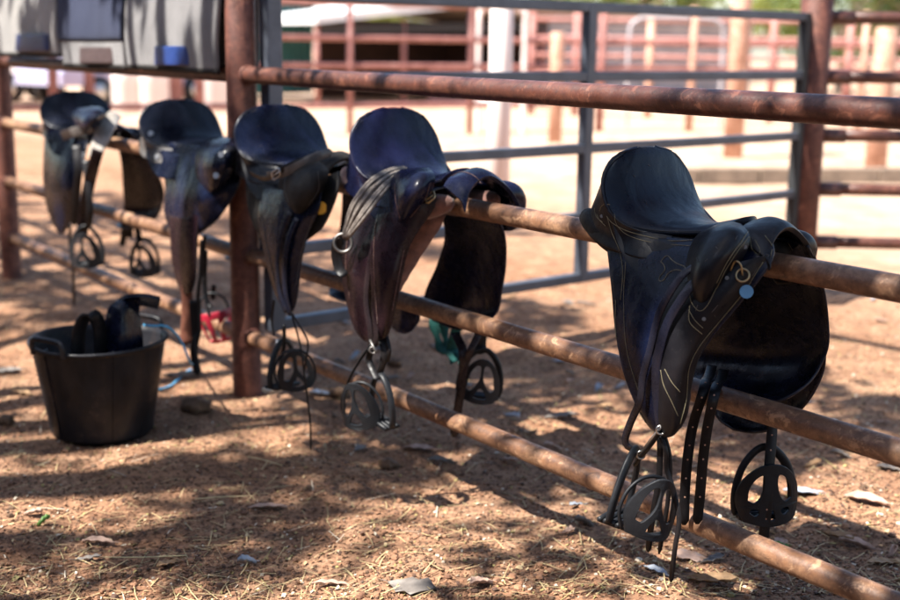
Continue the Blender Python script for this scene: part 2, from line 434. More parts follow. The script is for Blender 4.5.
def buckle(mb, c, u, v, w, h, r=.002, mi=0):
    c = Vector(c); u = Vector(u).normalized(); v = Vector(v).normalized()
    q = []
    for a, b in ((-1, -.7), (-.7, -1), (.7, -1), (1, -.7), (1, .7), (.7, 1), (-.7, 1), (-1, .7)): q.append(c+u*w/2*a+v*h/2*b)
    mb.tube(q, r, 6, mi, closed=True); mb.tube([c-u*w/2, c+u*w*.45+u.cross(v)*.002], r*.8, 5, mi)
def disc(mb, c, n, r, t=.002, mi=0, seg=18):
    n = Vector(n).normalized(); u = n.cross(Vector((.1, .2, 1))).normalized(); v = n.cross(u)
    top = [Vector(c)+n*t+(u*math.cos(k*6.2832/seg)+v*math.sin(k*6.2832/seg))*r for k in range(seg)]
    bot = [Vector(c)-n*t+(u*math.cos(k*6.2832/seg)+v*math.sin(k*6.2832/seg))*r for k in range(seg)]
    fs = [tuple(range(seg)), tuple(range(2*seg-1, seg-1, -1))]+[(k, k+seg, (k+1) % seg+seg, (k+1) % seg) for k in range(seg)]
    mb.add(top+bot, fs, mi, False)

def holed_plate(outer, holes, thick, bev, bend):
    """flat plate with holes (2D curve filled), then bent forward; returns verts, faces."""
    cu = bpy.data.curves.new('tmp', 'CURVE'); cu.dimensions = '2D'; cu.fill_mode = 'BOTH'; cu.extrude = thick; cu.bevel_depth = bev; cu.bevel_resolution = 1
    for pl in [outer]+holes:
        pts = crs([(a, b, 0) for a, b in pl+[pl[0]]], len(pl)*5+1)[:-1]
        sp = cu.splines.new('POLY'); sp.points.add(len(pts)-1)
        for i, p in enumerate(pts): sp.points[i].co = (p.x, p.y, 0, 1)
        sp.use_cyclic_u = True
    ob = bpy.data.objects.new('tmp', cu); col.objects.link(ob); dg = bpy.context.evaluated_depsgraph_get()
    me = bpy.data.meshes.new_from_object(ob.evaluated_get(dg))
    bm = bmesh.new(); bm.from_mesh(me); bmesh.ops.remove_doubles(bm, verts=bm.verts, dist=1e-6)
    for _ in range(3):
        bmesh.ops.triangulate(bm, faces=bm.faces[:]); le = [e for e in bm.edges if e.calc_length() > .012]
        if le: bmesh.ops.subdivide_edges(bm, edges=le, cuts=1)
    bmesh.ops.triangulate(bm, faces=bm.faces[:])
    bm.verts.index_update(); vs = []
    for v in bm.verts: vs.append((v.co.x, bend(v.co.x, v.co.y)+v.co.z, v.co.y))
    fs = [tuple(v.index for v in f.verts) for f in bm.faces]
    bm.free(); bpy.data.objects.remove(ob); bpy.data.curves.remove(cu); bpy.data.meshes.remove(me)
    return vs, fs
# toe cage seen from the front: x across, y up (metres), holes between the ribs
CAGE = holed_plate([(-.056,-.070),(0,-.082),(.056,-.070),(.070,-.03),(.062,.015),(.034,.048),(0,.058),(-.034,.048),(-.062,.015),(-.070,-.03)],
    [[(-.050,-.022),(-.034,-.028),(-.020,-.012),(-.014,.018),(-.018,.036),(-.034,.028),(-.047,.006)],
     [(.050,-.022),(.034,-.028),(.020,-.012),(.014,.018),(.018,.036),(.034,.028),(.047,.006)],
     [(-.046,-.050),(-.034,-.058),(-.024,-.052),(-.026,-.042),(-.042,-.040)], [(.046,-.050),(.034,-.058),(.024,-.052),(.026,-.042),(.042,-.040)],
     [(-.012,-.066),(0,-.070),(.012,-.066),(.010,-.050),(0,-.042),(-.010,-.050)]], .0024, .0012,
    lambda x, y: -.030*max(0, 1-(abs(x)/.078)**3))
CAGE2 = holed_plate([(-.055,-.070),(0,-.078),(.055,-.070),(.062,-.02),(.045,.030),(.020,.060),(0,.066),(-.020,.060),(-.045,.030),(-.062,-.02)],
    [[(-.046,-.035),(-.030,-.040),(-.006,-.002),(-.004,.040),(-.018,.046),(-.036,.018)],
     [(.046,-.035),(.030,-.040),(.006,-.002),(.004,.040),(.018,.046),(.036,.018)],
     [(-.022,-.060),(0,-.064),(.022,-.060),(.014,-.040),(0,-.026),(-.014,-.040)]], .0028, .0014,
    lambda x, y: -.045*max(0, 1-(x/.070)**2))
CAGE3 = holed_plate([(-.056,-.070),(0,-.082),(.056,-.070),(.070,-.03),(.062,.015),(.034,.048),(0,.058),(-.034,.048),(-.062,.015),(-.070,-.03)],
    [[(-.050,-.022),(-.034,-.034),(-.012,-.008),(-.010,.020),(-.014,.040),(-.030,.034),(-.048,.008)],
     [(.050,-.022),(.034,-.034),(.012,-.008),(.010,.020),(.014,.040),(.030,.034),(.048,.008)],
     [(-.022,-.058),(0,-.066),(.022,-.058),(.016,-.044),(0,-.028),(-.016,-.044)]], .0028, .0014,
    lambda x, y: -.078*max(0, 1-(abs(x)/.074)**7))
def stirrup(root, c, rz=0, tilt=0, s=1.12, frame='plastic', cage=CAGE, cagemat='plastic', ratio=1.0, rx=0, cs=1.0):
    """iron arch + tread + toe cage; c = top of the arch (root-local)"""
    rot = Matrix.Translation(Vector(c)) @ Matrix.Rotation(rz, 4, 'Z') @ Matrix.Rotation(tilt, 4, 'Y') @ Matrix.Rotation(rx, 4, 'X') @ Matrix.Scale(s, 4)
    mb = MB()
    pts = crs([(-.060,0,-.150),(-.066,0,-.13),(-.064,0,-.09),(-.050,0,-.045),(-.024,0,-.012),(0,0,-.002),(.024,0,-.012),(.050,0,-.045),(.064,0,-.09),(.066,0,-.13),(.060,0,-.150)], 40)
    mb.tube([rot @ Vector((p.x*ratio, p.y, p.z)) for p in pts], .0066*s, 10, flat=1.6)
    v = []
    fr = mb.build('stirrup_iron', M[frame], root)
    t = MB()
    for yy in (-.020, -.007, .007, .020):
        t.tube([rot @ Vector((x*ratio, yy, -.152)) for x in (-.063, 0, .063)], .0062*s, 6)
    t.box(rot @ Vector((0, 0, -.156)), (.118*ratio*s, .05*s, .006*s), 0, rot.to_3x3().normalized() if s == 1 else rot.to_3x3()*(1/s))
    t.build('tread', M[frame], fr)
    if cage is not None:
        cg = MB(); cv, cf = cage; cg.add([rot @ Vector((x*ratio*cs, (y-.008)*cs, (z+.07)*cs-.158)) for x, y, z in cv], cf, 0, False)
        cg.build('toe_cage', M[cagemat], fr)
    return fr
def cage_at(root, c, rz, s=1.0, rx=0, tilt=0, mat='plastic', cage=None):
    rot = Matrix.Translation(Vector(c)) @ Matrix.Rotation(rz, 4, 'Z') @ Matrix.Rotation(tilt, 4, 'Y') @ Matrix.Rotation(rx, 4, 'X') @ Matrix.Scale(s, 4)
    mb = MB(); cv, cf = cage or CAGE; mb.add([rot @ Vector(q) for q in cv], cf, 0, False)
    rim = crs([rot @ Vector((x, .002, y)) for x, y in ((-.056,-.070),(0,-.082),(.056,-.070),(.070,-.03),(.062,.015),(.034,.048),(0,.058),(-.034,.048),(-.062,.015),(-.070,-.03),(-.056,-.070))], 50)
    mb.tube(rim[:-1], .0045*s, 7, closed=True); return mb.build('toe_cage', M[mat], root)
def strapb(root, pts, w, name='strap', mat='strap', side=(.6, .8, 0), t=.004, n=None, tip=True, holes=0, parent=None):
    n = n or len(pts)*6
    c = crs(pts, n); mb = MB(); mb.ribbon(c, w, t, side, 0, tip)
    mats = [M[mat]]
    if holes:
        mats.append(M['bgorange'])  # orange discs stand in for light passing through the punched strap
        for k in range(holes):
            i = int(n*(.25+.68*k/holes)); T_ = (c[i+1]-c[i-1]).normalized(); S = (Vector(side)-T_*Vector(side).dot(T_)).normalized(); N = T_.cross(S)
            if N.dot(FWD) > 0: N = -N
            disc(mb, c[i]+N*(t/2+.0002), N, .0022, .0004, 1, 8)
    return mb.build(name, mats, root)

# ================================================================== GROUND
def vnoise(x, y, s, seed=0):
    x = x/s; y = y/s; xi = np.floor(x).astype(int); yi = np.floor(y).astype(int); u = x-xi; v = y-yi
    u = u*u*(3-2*u); v = v*v*(3-2*v)
    def h(a, b):
        n = (a*374761393 + b*668265263 + seed*1442695) & 0x7fffffff
        n = ((n ^ (n >> 13))*1274126177) & 0x7fffffff
        return ((n ^ (n >> 16)) & 0xffff)/65535.
    return (h(xi, yi)*(1-u)+h(xi+1, yi)*u)*(1-v)+(h(xi, yi+1)*(1-u)+h(xi+1, yi+1)*u)*v
def ground_z(x, y):
    x = np.asarray(x, float); y = np.asarray(y, float)
    z = .030*(vnoise(x, y, .9, 1)-.5) + .034*(vnoise(x, y, .33, 2)-.5) + .022*(vnoise(x, y, .12, 3)-.5) + .006*(vnoise(x, y, .05, 4)-.5)
    return z
def gz(x, y): return float(ground_z(np.array([x]), np.array([y]))[0])
def axis(lo, hi, st, far):
    a = list(np.arange(lo, hi, st)); s = st; v = hi
    while v < far: a.append(v); s *= 1.13; v += s
    s = st; v = lo
    while v > -far: s *= 1.13; v -= s; a.insert(0, v)
    return np.array(a)
def ground():
    xs = axis(-9, .2, .03, 260); ys = axis(-2.1, 4.5, .03, 260); X, Y = np.meshgrid(xs, ys); Z = ground_z(X, Y)
    nx, ny = len(xs), len(ys); me = bpy.data.meshes.new('ground')
    co = np.stack([X, Y, Z], -1).reshape(-1, 3)
    i = np.arange(nx-1)[None, :] + nx*np.arange(ny-1)[:, None]; q = np.stack([i, i+1, i+nx+1, i+nx], -1).reshape(-1, 4)
    me.vertices.add(len(co)); me.vertices.foreach_set('co', co.ravel()); me.loops.add(q.size); me.loops.foreach_set('vertex_index', q.ravel())
    me.polygons.add(len(q)); me.polygons.foreach_set('loop_start', np.arange(len(q))*4); me.polygons.foreach_set('use_smooth', np.ones(len(q), bool)); me.update(calc_edges=True)
    m, t, b = nt('red_dirt'); c = coords(t)
    n1 = noise(t, c, .9, 5, .6); n2 = noise(t, c, 7, 8, .7, .4); n3 = noise(t, c, 55, 6, .75); n4 = noise(t, c, 240, 3, .7); n0 = noise(t, c, .12, 3)
    base = ramp(t, n2, [(.30, (.150, .067, .036)), (.50, (.32, .160, .086)), (.66, (.48, .285, .17))])
    base = mix(t, rampv(t, n1, [(.35, 0), (.7, .55)]), base, (.42, .265, .17))
    base = mix(t, rampv(t, n3, [(.47, 0), (.62, .85)]), base, (.075, .035, .022))
    base = mix(t, rampv(t, n4, [(.60, 0), (.72, .6)]), base, (.45, .31, .20))
    # farther yard: bare pale sand
    tc = t.nodes.new('ShaderNodeTexCoord'); sp = t.nodes.new('ShaderNodeSeparateXYZ'); t.links.new(tc.outputs['Object'], sp.inputs[0])
    mr = node(t, 'ShaderNodeMapRange'); mr.inputs['From Min'].default_value = 2.8; mr.inputs['From Max'].default_value = 7
    t.links.new(sp.outputs['Y'], mr.inputs['Value'])
    sand = ramp(t, noise(t, c, 2.2, 6, .65), [(.3, (.33, .205, .135)), (.5, (.47, .325, .225)), (.72, (.60, .45, .34))])
    mm = node(t, 'ShaderNodeMath', operation='MULTIPLY'); t.links.new(mr.outputs[0], mm.inputs[0]); mm.inputs[1].default_value = .9
    base = mix(t, mm.outputs[0], base, sand)
    t.links.new(base, b.inputs['Base Color']); b.inputs['Roughness'].default_value = .95; b.inputs['Specular IOR Level'].default_value = .2
    p = bump(t, b, n3, .9, .012); bump(t, b, n4, .8, .004, p)
    me.materials.append(m); o = bpy.data.objects.new('ground', me); col.objects.link(o); o['kind'] = 'structure'
ground()

def litter():
    """bark chips, straw, pebbles, crushed dung: uncountable, one object"""
    V = []; Fc = []; C = []
    pal = [(.34, .21, .11), (.22, .11, .055), (.14, .065, .035), (.08, .04, .025), (.28, .14, .075), (.42, .31, .17), (.24, .12, .065), (.10, .055, .03), (.30, .24, .09), (.50, .42, .32)]
    n = 42000
    for k in range(n):
        u = random.random()
        if u < .75: px = random.uniform(-60, 960); py = 600-random.random()**1.3*330
        else: px = random.uniform(-60, 960); py = random.uniform(215, 660)
        g = G(px, py); x, y = g.x, g.y; z = gz(x, y)
        c = pal[int(random.random()**1.2*len(pal))]; cj = random.uniform(.75, 1.25); c = tuple(min(1, a*cj) for a in c)
        a = random.uniform(0, math.pi); ca, sa = math.cos(a), math.sin(a); kind = random.random(); o = len(V)
        if kind < .05:   # straw
            l = random.uniform(.015, .055); w = random.uniform(.0008, .0016); zz = z+random.uniform(.001, .006); dz = random.uniform(-.004, .008); c = (.40*cj, .30*cj, .15*cj) if random.random() < .7 else c
            bd = random.uniform(-.07, .07)*l
            p = [(-l, 0), (0, bd), (l, 0)]; r = []
            for i, (q, s) in enumerate(p):
                for e in (-w, w): V.append((x+q*ca-(s+e)*sa, y+q*sa+(s+e)*ca, zz+(dz if i == 2 else 0)+(.002 if i == 1 else 0)+w))
            Fc += [(o, o+1, o+3, o+2), (o+2, o+3, o+5, o+4)]; C += [c]*2
        elif kind < .56:  # chip / leaf scrap
            l = random.uniform(.0025, .009)*(1 if random.random() < .96 else 1.8); w = l*random.uniform(.3, .9); h = random.uniform(.001, .006)
            for q, s, hh in ((-l, 0, 0), (0, -w, h), (l, 0, h*random.uniform(-.3, 1.2)), (0, w, 0)): V.append((x+q*ca-s*sa, y+q*sa+s*ca, z+.002+hh))
            Fc += [(o, o+1, o+2), (o, o+2, o+3)]; C += [c]*2
        else:            # pebble / clod
            r = random.uniform(.0018, .0065)*(1 if random.random() < .96 else 2.0); h = r*random.uniform(.6, 1.1); k2 = random.choice((5, 6)); c = pal[random.choice((2, 4, 6, 3, 7, 6))] if random.random() < .85 else c
            for ring_, zf, rf in ((0, -.3, .8), (1, .35, 1.), (2, .85, .6)):
                for i in range(k2):
                    an = 6.283*i/k2+a; rr = r*rf*random.uniform(.8, 1.15); V.append((x+rr*math.cos(an), y+rr*math.sin(an), z+h*zf))
            for lv in (0, 1):
                for i in range(k2): Fc.append((o+lv*k2+i, o+lv*k2+(i+1) % k2, o+(lv+1)*k2+(i+1) % k2, o+(lv+1)*k2+i)); C.append(c)
            Fc.append(tuple(o+2*k2+i for i in range(k2))); C.append(c)
    me = bpy.data.meshes.new('ground_litter'); me.from_pydata(V, [], Fc)
    at = me.attributes.new('tone', 'FLOAT_COLOR', 'FACE'); at.data.foreach_set('color', np.array([(*c, 1) for c in C]).ravel())
    m, t, b = nt('litter'); an = node(t, 'ShaderNodeAttribute'); an.attribute_name = 'tone'
    t.links.new(an.outputs['Color'], b.inputs['Base Color']); b.inputs['Roughness'].default_value = .85
    me.materials.append(m); o = bpy.data.objects.new('ground_litter', me); col.objects.link(o); tag(o, 'bark chips, straw and small clods scattered over the red dirt', 'litter', kind='stuff')
litter()

# ---- fallen leaves and stones seen one by one
leafmats = [plain('dry_leaf_pink', (.38, .25, .19), .7, .35, 25, .3), plain('dry_leaf_grey', (.14, .12, .105), .6, .3, 25, .3), plain('dry_leaf_tan', (.30, .18, .09), .7, .35, 25, .3), plain('dry_leaf_bluegrey', (.34, .37, .42), .5, .3, 25, .3), plain('green_leaf', (.09, .20, .03), .5, .3, 25, .2)]
def leaf(px, py, ln, ang, mi, label, w=.34, curl=.006, ragged=0):
    g = G(px, py); z = gz(g.x, g.y); mb = MB(); n = 12; rr = []
    for j in range(-3, 4):
        row = []
        for i in range(n+1):
            u = i/n; wd = ln*w*(math.sin(math.pi*u**.8)**.9+.01)*(1+ragged*math.sin(u*17+j*3)*.35); x = (u-.5)*ln
            y = j/3*wd*.5; row.append(Vector((x, y+.12*ln*math.sin(u*2.6), curl*((j/3)**2)+curl*.7*math.sin(u*3.1+1)+(.002*math.sin(u*21+j)))))
        rr.append(row)
    v = [p for r in rr for p in r]; f = [(j*(n+1)+i, j*(n+1)+i+1, (j+1)*(n+1)+i+1, (j+1)*(n+1)+i) for j in range(6) for i in range(n)]
    mb.add(v, f); mb.tube([(.5*ln, .12*ln*.5, curl*.3), (.66*ln, .05*ln, .002)], .0009, 4)
    o = mb.build('fallen_leaf', leafmats[mi], None, (.0007, 0)); o.location = (g.x, g.y, z+.007); o.rotation_euler = (random.uniform(-.12, .12), random.uniform(-.12, .12), ang)
    tag(o, label, 'leaf', 'dry leaves lying on the dirt')
av = math.atan2(RIGHT.y, RIGHT.x)
LV = [(331, 581, .10, .0, 0, 'slim pale leaf at the lower edge of the photo left of the biggest ragged leaf', .22),
 (412, 586, .13, -.4, 1, 'big ragged grey leaf at the bottom edge of the photo', .6),
 (88, 556, .075, .1, 1, 'pale slim leaf at the end of a long straw stem in the left foreground', .3),
 (98, 541, .09, -.1, 0, 'pinkish leaf just above the pale slim leaf in the left foreground', .3),
 (169, 563, .07, .7, 2, 'tan leaf beside the long straw stem in the left foreground', .5),
 (33, 517, .05, 0, 0, 'small pinkish leaf near the left edge below the tub', .5),
 (44, 524, .04, .6, 4, 'small green leaf in the left foreground', .4),
 (268, 511, .12, .05, 0, 'brown-pink leaf in shade straight below the big red post', .28),
 (358, 451, .07, 1.2, 1, 'whitish crumpled leaf on sunlit dirt right of the big red post', .5),
 (420, 452, .12, -.3, 0, 'large flat pinkish leaf below the blue-seated saddle', .4),
 (441, 464, .09, -.1, 1, 'white leaf touching the lowest rail below the blue-seated saddle', .35),
 (247, 562, .05, .2, 3, 'small bluish leaf in the middle foreground beside straw', .5),
 (560, 420, .12, .1, 1, 'pale bluish leaf behind the lowest rail, middle of the photo', .4),
 (532, 432, .08, 1.0, 2, 'brown upright curled leaf left of the pale bluish leaf', .5),
 (808, 497, .16, .05, 3, 'large bluish grey leaf beside the right saddle\'s far stirrup', .45),
 (866, 505, .13, -.5, 0, 'pinkish leaf near the right edge, nearest to the middle rail', .4),
 (857, 545, .10, -.3, 0, 'curled pink leaf left of two brown ones, right edge of the photo', .4),
 (838, 537, .09, -.7, 2, 'tan leaf pointing at the lowest rail on the right', .4),
 (781, 546, .05, .2, 4, 'green leaf behind the lowest rail on the right', .45),
 (690, 560, .12, -.3, 0, 'pinkish leaf under the right saddle\'s near stirrup', .45),
 (712, 562, .08, .4, 1, 'pale leaf just right of the leaf under the near stirrup', .4),
 (712, 583, .13, -.5, 2, 'brown leaf leaning beside the lowest rail at the bottom of the photo', .4),
 (655, 575, .08, -.9, 3, 'bluish leaf left of the hanging strap end at the bottom of the photo', .35),
 (584, 525, .06, .1, 1, 'small white leaf under the lowest rail left of the near stirrup', .45),
 (568, 533, .05, .6, 0, 'small pinkish leaf just left of the small white leaf', .45),
 (482, 590, .07, .5, 0, 'upright pink leaf at the bottom edge, middle of the photo', .5),
 (885, 568, .10, .1, 2, 'tan leaf in the bottom right corner', .4),
 (812, 470, .07, .3, 2, 'tan leaf between the two lower rails at far right', .4),
 (840, 465, .07, -.2, 1, 'pale leaf between middle and lowest rail near the right edge', .4),
 (392, 380, .07, .2, 1, 'white leaf lying behind the blue-seated saddle\'s near stirrup', .5),
 (410, 378, .05, .9, 0, 'small pink leaf next to the white one behind the hanging stirrup', .5),
 (605, 408, .07, .3, 2, 'tan leaf left of the right saddle, behind the rails', .5),
 (585, 305, .11, -.1, 1, 'pale leaf near the foot of the grey gate', .4),
 (500, 305, .08, .2, 1, 'pale leaf seen between the blue-seated saddle and the gate upright', .4),
 (322, 398, .10, .1, 3, 'bluish leaf behind the foot of the big red post', .5),
 (183, 377, .16, .1, 1, 'big crumpled grey leaf between the tub and the big red post', .35),
 (8, 372, .12, .2, 1, 'pale leaf left of the tub by the photo\'s edge', .5),
 (20, 395, .10, -.5, 2, 'tan leaf against the lower left side of the tub', .5)]
SM = []
rl = random.Random(5)
while len(SM) < 60:
    px, py = rl.uniform(300, 900), rl.uniform(265, 560)
    if 620 < px < 720 and py > 420: continue
    g = G(px, py)
    if g.y < .25: continue
    SM.append((px, py, rl.uniform(.035, .08), rl.uniform(-1, 1), rl.choice((0, 1, 3, 3, 2)), 'small dry leaf among the many strewn on the dirt behind the rails', rl.uniform(.35, .6)))
for a in LV+SM: leaf(a[0], a[1], a[2], av+a[3]+(.0 if random.random() < .5 else math.pi), a[4], a[5], a[6], random.uniform(.004, .014), .55 if a[6] > .44 else .25)
for k, (px, py, r, lb) in enumerate([(388, 462, .03, 'dark clod of dung on shaded dirt below the fence line'), (196, 412, .05, 'dark brown clod of dung between the tub and the big red post'), 
                       (340, 398, .035, 'small rock behind the foot of the big red post'), (395, 370, .03, 'small stone beyond the near stirrup of the blue-seated saddle'), (6, 425, .03, 'small clod at the left edge of the photo beside the tub')]):
    g = G(px, py); mb = MB(); bm = bmesh.new(); bmesh.ops.create_icosphere(bm, subdivisions=3, radius=r)
    for v in bm.verts:
        d = v.co.normalized(); s = 1+.25*math.sin(d.x*5+k)*math.cos(d.y*6)+.12*math.sin(d.z*14+d.x*11+k*2); v.co = Vector((d.x*1.2, d.y, d.z*.6))*r*s
    mb.add([v.co for v in bm.verts], [tuple(q.index for q in f.verts) for f in bm.faces]); bm.free()
    o = mb.build('clod', M.setdefault('clod', plain('dung_clod', (.10, .055, .03), .95, .5, 30, .8, fine=90))); o.location = (g.x, g.y, gz(g.x, g.y)+r*.4); tag(o, lb, 'clod', 'clods on the dirt')
# long straw stems
for k, (a, b_, lb) in enumerate([((95, 555), (186, 556), 'long pale straw stem lying in the left foreground'), ((195, 498), (248, 499), 'yellow straw stem in the middle foreground'), ((248, 460), (282, 470), 'short thick straw below the big red post')]):
    g0, g1 = G(*a), G(*b_); mb = MB(); mb.tube(crs([(g0.x, g0.y, gz(g0.x, g0.y)+.008), ((g0.x+g1.x)/2, (g0.y+g1.y)/2, gz((g0.x+g1.x)/2, (g0.y+g1.y)/2)+.014), (g1.x, g1.y, gz(g1.x, g1.y)+.008)], 12), .0016, 6)
    tag(mb.build('straw_stem', M.setdefault('straw', plain('straw', (.62, .50, .26), .6, .2, 20, 0))), lb, 'straw', 'straw stems')

# ================================================================== SADDLE FENCE
def pipe(mb, a, b, r, mi=0, n=40, wob=.0012, seg=20):
    a, b = Vector(a), Vector(b); pts = []
    for i in range(n+1):
        u = i/n; pts.append(a.lerp(b, u)+Vector((0, wob*math.sin(u*23+r*900), wob*math.sin(u*17+3+r*700))))
    return mb.tube(pts, r, seg, mi)
POSTS = [-10.0, -7.12, -4.20, -1.16, 1.8]
fence = empty('pipe_fence', (-4.2, 0, 0), 'rusty steel pipe fence in the foreground that carries the five saddles', 'fence')
def fpart(mb, name, mat): return mb.build(name, M[mat], fence, None, None) if False else _fp(mb, name, mat)
def _fp(mb, name, mat):
    o = mb.build(name, M[mat], fence); o.data.transform(Matrix.Translation((4.2, 0, 0))); return o
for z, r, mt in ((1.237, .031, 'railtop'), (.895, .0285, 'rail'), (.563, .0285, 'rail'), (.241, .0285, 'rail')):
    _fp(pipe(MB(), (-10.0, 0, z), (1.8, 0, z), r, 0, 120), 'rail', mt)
mb = MB(); pipe(mb, (-10.0, 0, 1.80), (-4.2, 0, 1.80), .031, 0, 60); _fp(mb, 'rail', 'railtop')
for i, x in enumerate(POSTS):
    mb = MB(); h = 2.05 if x < -4 else 1.35
    mb.tube([(x, .0, -.3), (x, .0, .02), (x, 0, .6), (x, 0, 1.2), (x, 0, h)], .056, 28)
    # weld collars where rails pass
    for z in (1.237, .895, .563, .241):
        for s in (-1, 1):
            mb.tube([(x+s*.050, 0, z), (x+s*.064, 0, z)], [.038, .032], 18)
            mb.tube([Vector((x+s*(.0585+.002*math.sin(k*5)), .0335*math.cos(k*.2618), z+.0335*math.sin(k*.2618))) for k in range(24)], [.0045+.0012*math.sin(k*3.1) for k in range(24)], 6, closed=True)
    _fp(mb, 'post', 'post')

# ================================================================== GREY GATE PANEL (square to the fence, from the big post)
v2 = Vector(toW(ray(1933, 69))).normalized()
gdir = Vector((v2.x, v2.y, 0)).normalized()
g0 = Vector((-4.13, .06, 0))
def along(px, base=g0, dr=gdir):            # where the vertical plane through base along dr meets the pixel column px
    r = toW(ray(px, 150)); det = r[0]*(-dr.y)+r[1]*dr.x
    ex, ey = base.x, base.y+D
    s = (ex*r[1]-ey*r[0])/(-det) if False else None
    A = np.array([[r[0], -dr.x], [r[1], -dr.y]]); t, u = np.linalg.solve(A, np.array([ex, ey])); return u
gl = along(799)-.02; gm = along(585)
gate = empty('yard_gate', g0, 'grey galvanised five-rail gate standing open behind the saddle fence', 'gate')
GZ = (1.535, 1.225, .895, .575, .285)
def gp(u, z): return gdir*u+Vector((0, 0, z))
for z in GZ:
    mb = MB(); mb.bar(gp(.0, z), gp(gl, z), .045, .045); mb.build('rail', M['galv'], gate, (0, .006))
for u, nm, mt, w in ((.03, 'stile', 'galv', .06), (gm, 'brace', 'galv', .05), (gl, 'stile', 'galvdark', .055)):
    mb = MB(); mb.bar(gp(u, GZ[-1]-.022), gp(u, GZ[0]+.022), w, w+.004, 0, (gdir.x, gdir.y, 0)); mb.build(nm, M[mt], gate, (0, .006))

# big post beside the gate's far end, and the red rails running right from it
eg = g0+gdir*(gl+.05)
pb = g0+gdir*(along(807))
yard = empty('yard_fence', (pb.x, pb.y, 0), 'dark red yard fence with a thick post at the far end of the grey gate', 'fence')
mb = MB(); mb.tube([(0, 0, -.2), (0, 0, 1.0), (0, 0, 2.6)], .088, 28); mb.build('post', M['post'], yard)
rd = (RIGHT+FWD*-.06).normalized()
for z in (1.535, 1.215, .895, .595, .295):
    mb = MB(); a = rd*.08+Vector((0, 0, z)); pipe(mb, a, a+rd*5.5, .033, 0, 20); mb.tube([rd*.02+Vector((0, 0, z)), rd*.20+Vector((0, 0, z))], .040, 16); mb.build('rail', M['railtop'], yard)
mb = MB(); q = rd*3.6; mb.tube([(q.x, q.y, -.2), (q.x, q.y, 1.75)], .06, 16); mb.build('post', M['post'], yard)

# ================================================================== SADDLES
def hang(root, W, pts, w, **kw): return strapb(root, [W(*p) for p in pts], w, **kw)

# ---- 1: nearest, right
c1 = dict(x0=-1.95, label='black stock saddle with yellow embroidery, largest and rightmost on the rail', s=(1, 1.06, 1.0, 1))
r1, o1, T1, W1 = make_saddle(c1)
allb = bvh_of(list(o1.values()))
stitch(allb, r1, [
    [(600,211),(602,206),(606,204),(610,205)], [(595,208),(596,215),(599,219),(603,222)], [(597,214),(600,220),(606,226)],
    [(607,216),(613,223),(628,231),(649,237),(671,241),(697,240)], [(608,218),(612,232),(620,252),(623,273),(621,300)],
    [(661,262),(664,258),(668,256),(672,260),(678,264),(685,267),(684,271),(676,270),(669,273),(664,280),(660,281),(660,277),(665,270),(664,265),(661,262)],
    [(750,235),(738,250),(724,272),(709,303),(700,311),(692,303),(690,294)], [(748,232),(742,240),(728,260),(716,283)], [(750,237),(752,248),(758,255),(760,250),(755,240)], [(689,310),(695,320),(703,328)],
    [(616,300),(616,330),(621,364),(632,398),(648,426)],
    [(763,262),(745,290),(722,318),(700,345),(689,368),(686,400),(680,424)], [(661,370),(664,385),(672,402),(678,416)], [(665,369),(672,382),(680,392)], [(690,306),(690,322),(702,334)],
    [(788,242),(793,250)], [(765,236),(772,246),(771,256)], [(783,252),(787,258),(786,264)]])
stitch(allb, r1, [[(614,214),(618,226),(630,236),(655,243),(690,246)], [(626,262),(624,300),(627,350),(640,395)]], .0006)
stitch(allb, r1, [[(648,165),(650,166)], [(633,175),(635,177)], [(716,247),(718,249)], [(705,262),(708,259)], [(671,290),(670,297)], [(697,258),(699,262)], [(684,283),(690,280)], [(757,268),(752,276)], [(735,240),(737,236)], [(698,305),(696,311)], [(718,305),(712,312)]], .0006, 'grey', 'scratches')
# hardware on the near side of the pommel
mb = MB(); cc = onto(allb, 742, 275, .006, r1); c2_ = onto(allb, 733, 264, .005, r1)
nn = Vector((.55, -.75, .35)).normalized(); dring(mb, cc, .0135, nn, .0022); mb.tube(crs([c2_+Vector((-.01, 0, -.012)), c2_+Vector((.004, -.004, .010)), c2_+Vector((.016, 0, .004)), cc], 12), .002, 6); mb.build('dee_ring', M['brass'], r1)
mb = MB(); ct = onto(allb, 747, 291, .008, r1); disc(mb, ct, Vector((.75, -.62, .1)), .0145, .001); mb.build('blue_tag', M['tagblue'], r1)
mb = MB()
for q in ((727,278), (704,319), (745,247), (602,216), (781,250)):
    p = onto(allb, *q, .0005, r1)
    if p: disc(mb, p, Vector((.6, -.78, .2)), .0042, .0016)
mb.build('rivet', M['dullsteel'], r1)
# stirrup leathers over the near flap
for pts, w in (([(701,262,-.178),(680,278,-.205),(660,312,-.222),(650,350,-.232),(643,376,-.236),(640,400,-.236),(630,424,-.225),(625,440,-.215),(628,447,-.21),(634,449,-.205)], .017),
               ([(704,272,-.185),(688,290,-.212),(668,322,-.23),(659,352,-.238),(656,376,-.238),(657,400,-.235),(659,418,-.228),(661,432,-.22)], .021)):
    hang(r1, W1, pts, w, name='stirrup_leather', mat='black2', side=(1, .25, .1))
mb = MB(); a, b_ = W1(662,426,-.225), W1(640,455,-.215)
mb.tube([a, a.lerp(b_, .5)+Vector((0, -.004, 0)), b_], .0032, 8); mb.tube(ring(W1(661,430,-.225), .010, FWD, .0025), .0025, 6, closed=True); mb.tube(ring(W1(641,455,-.215), .009, FWD), .0022, 6, closed=True); mb.build('buckle', M['steel'], r1)
hang(r1, W1, [(660,432,-.225),(650,446,-.22),(640,458,-.215),(634,466,-.21)], .010, mat='strap')
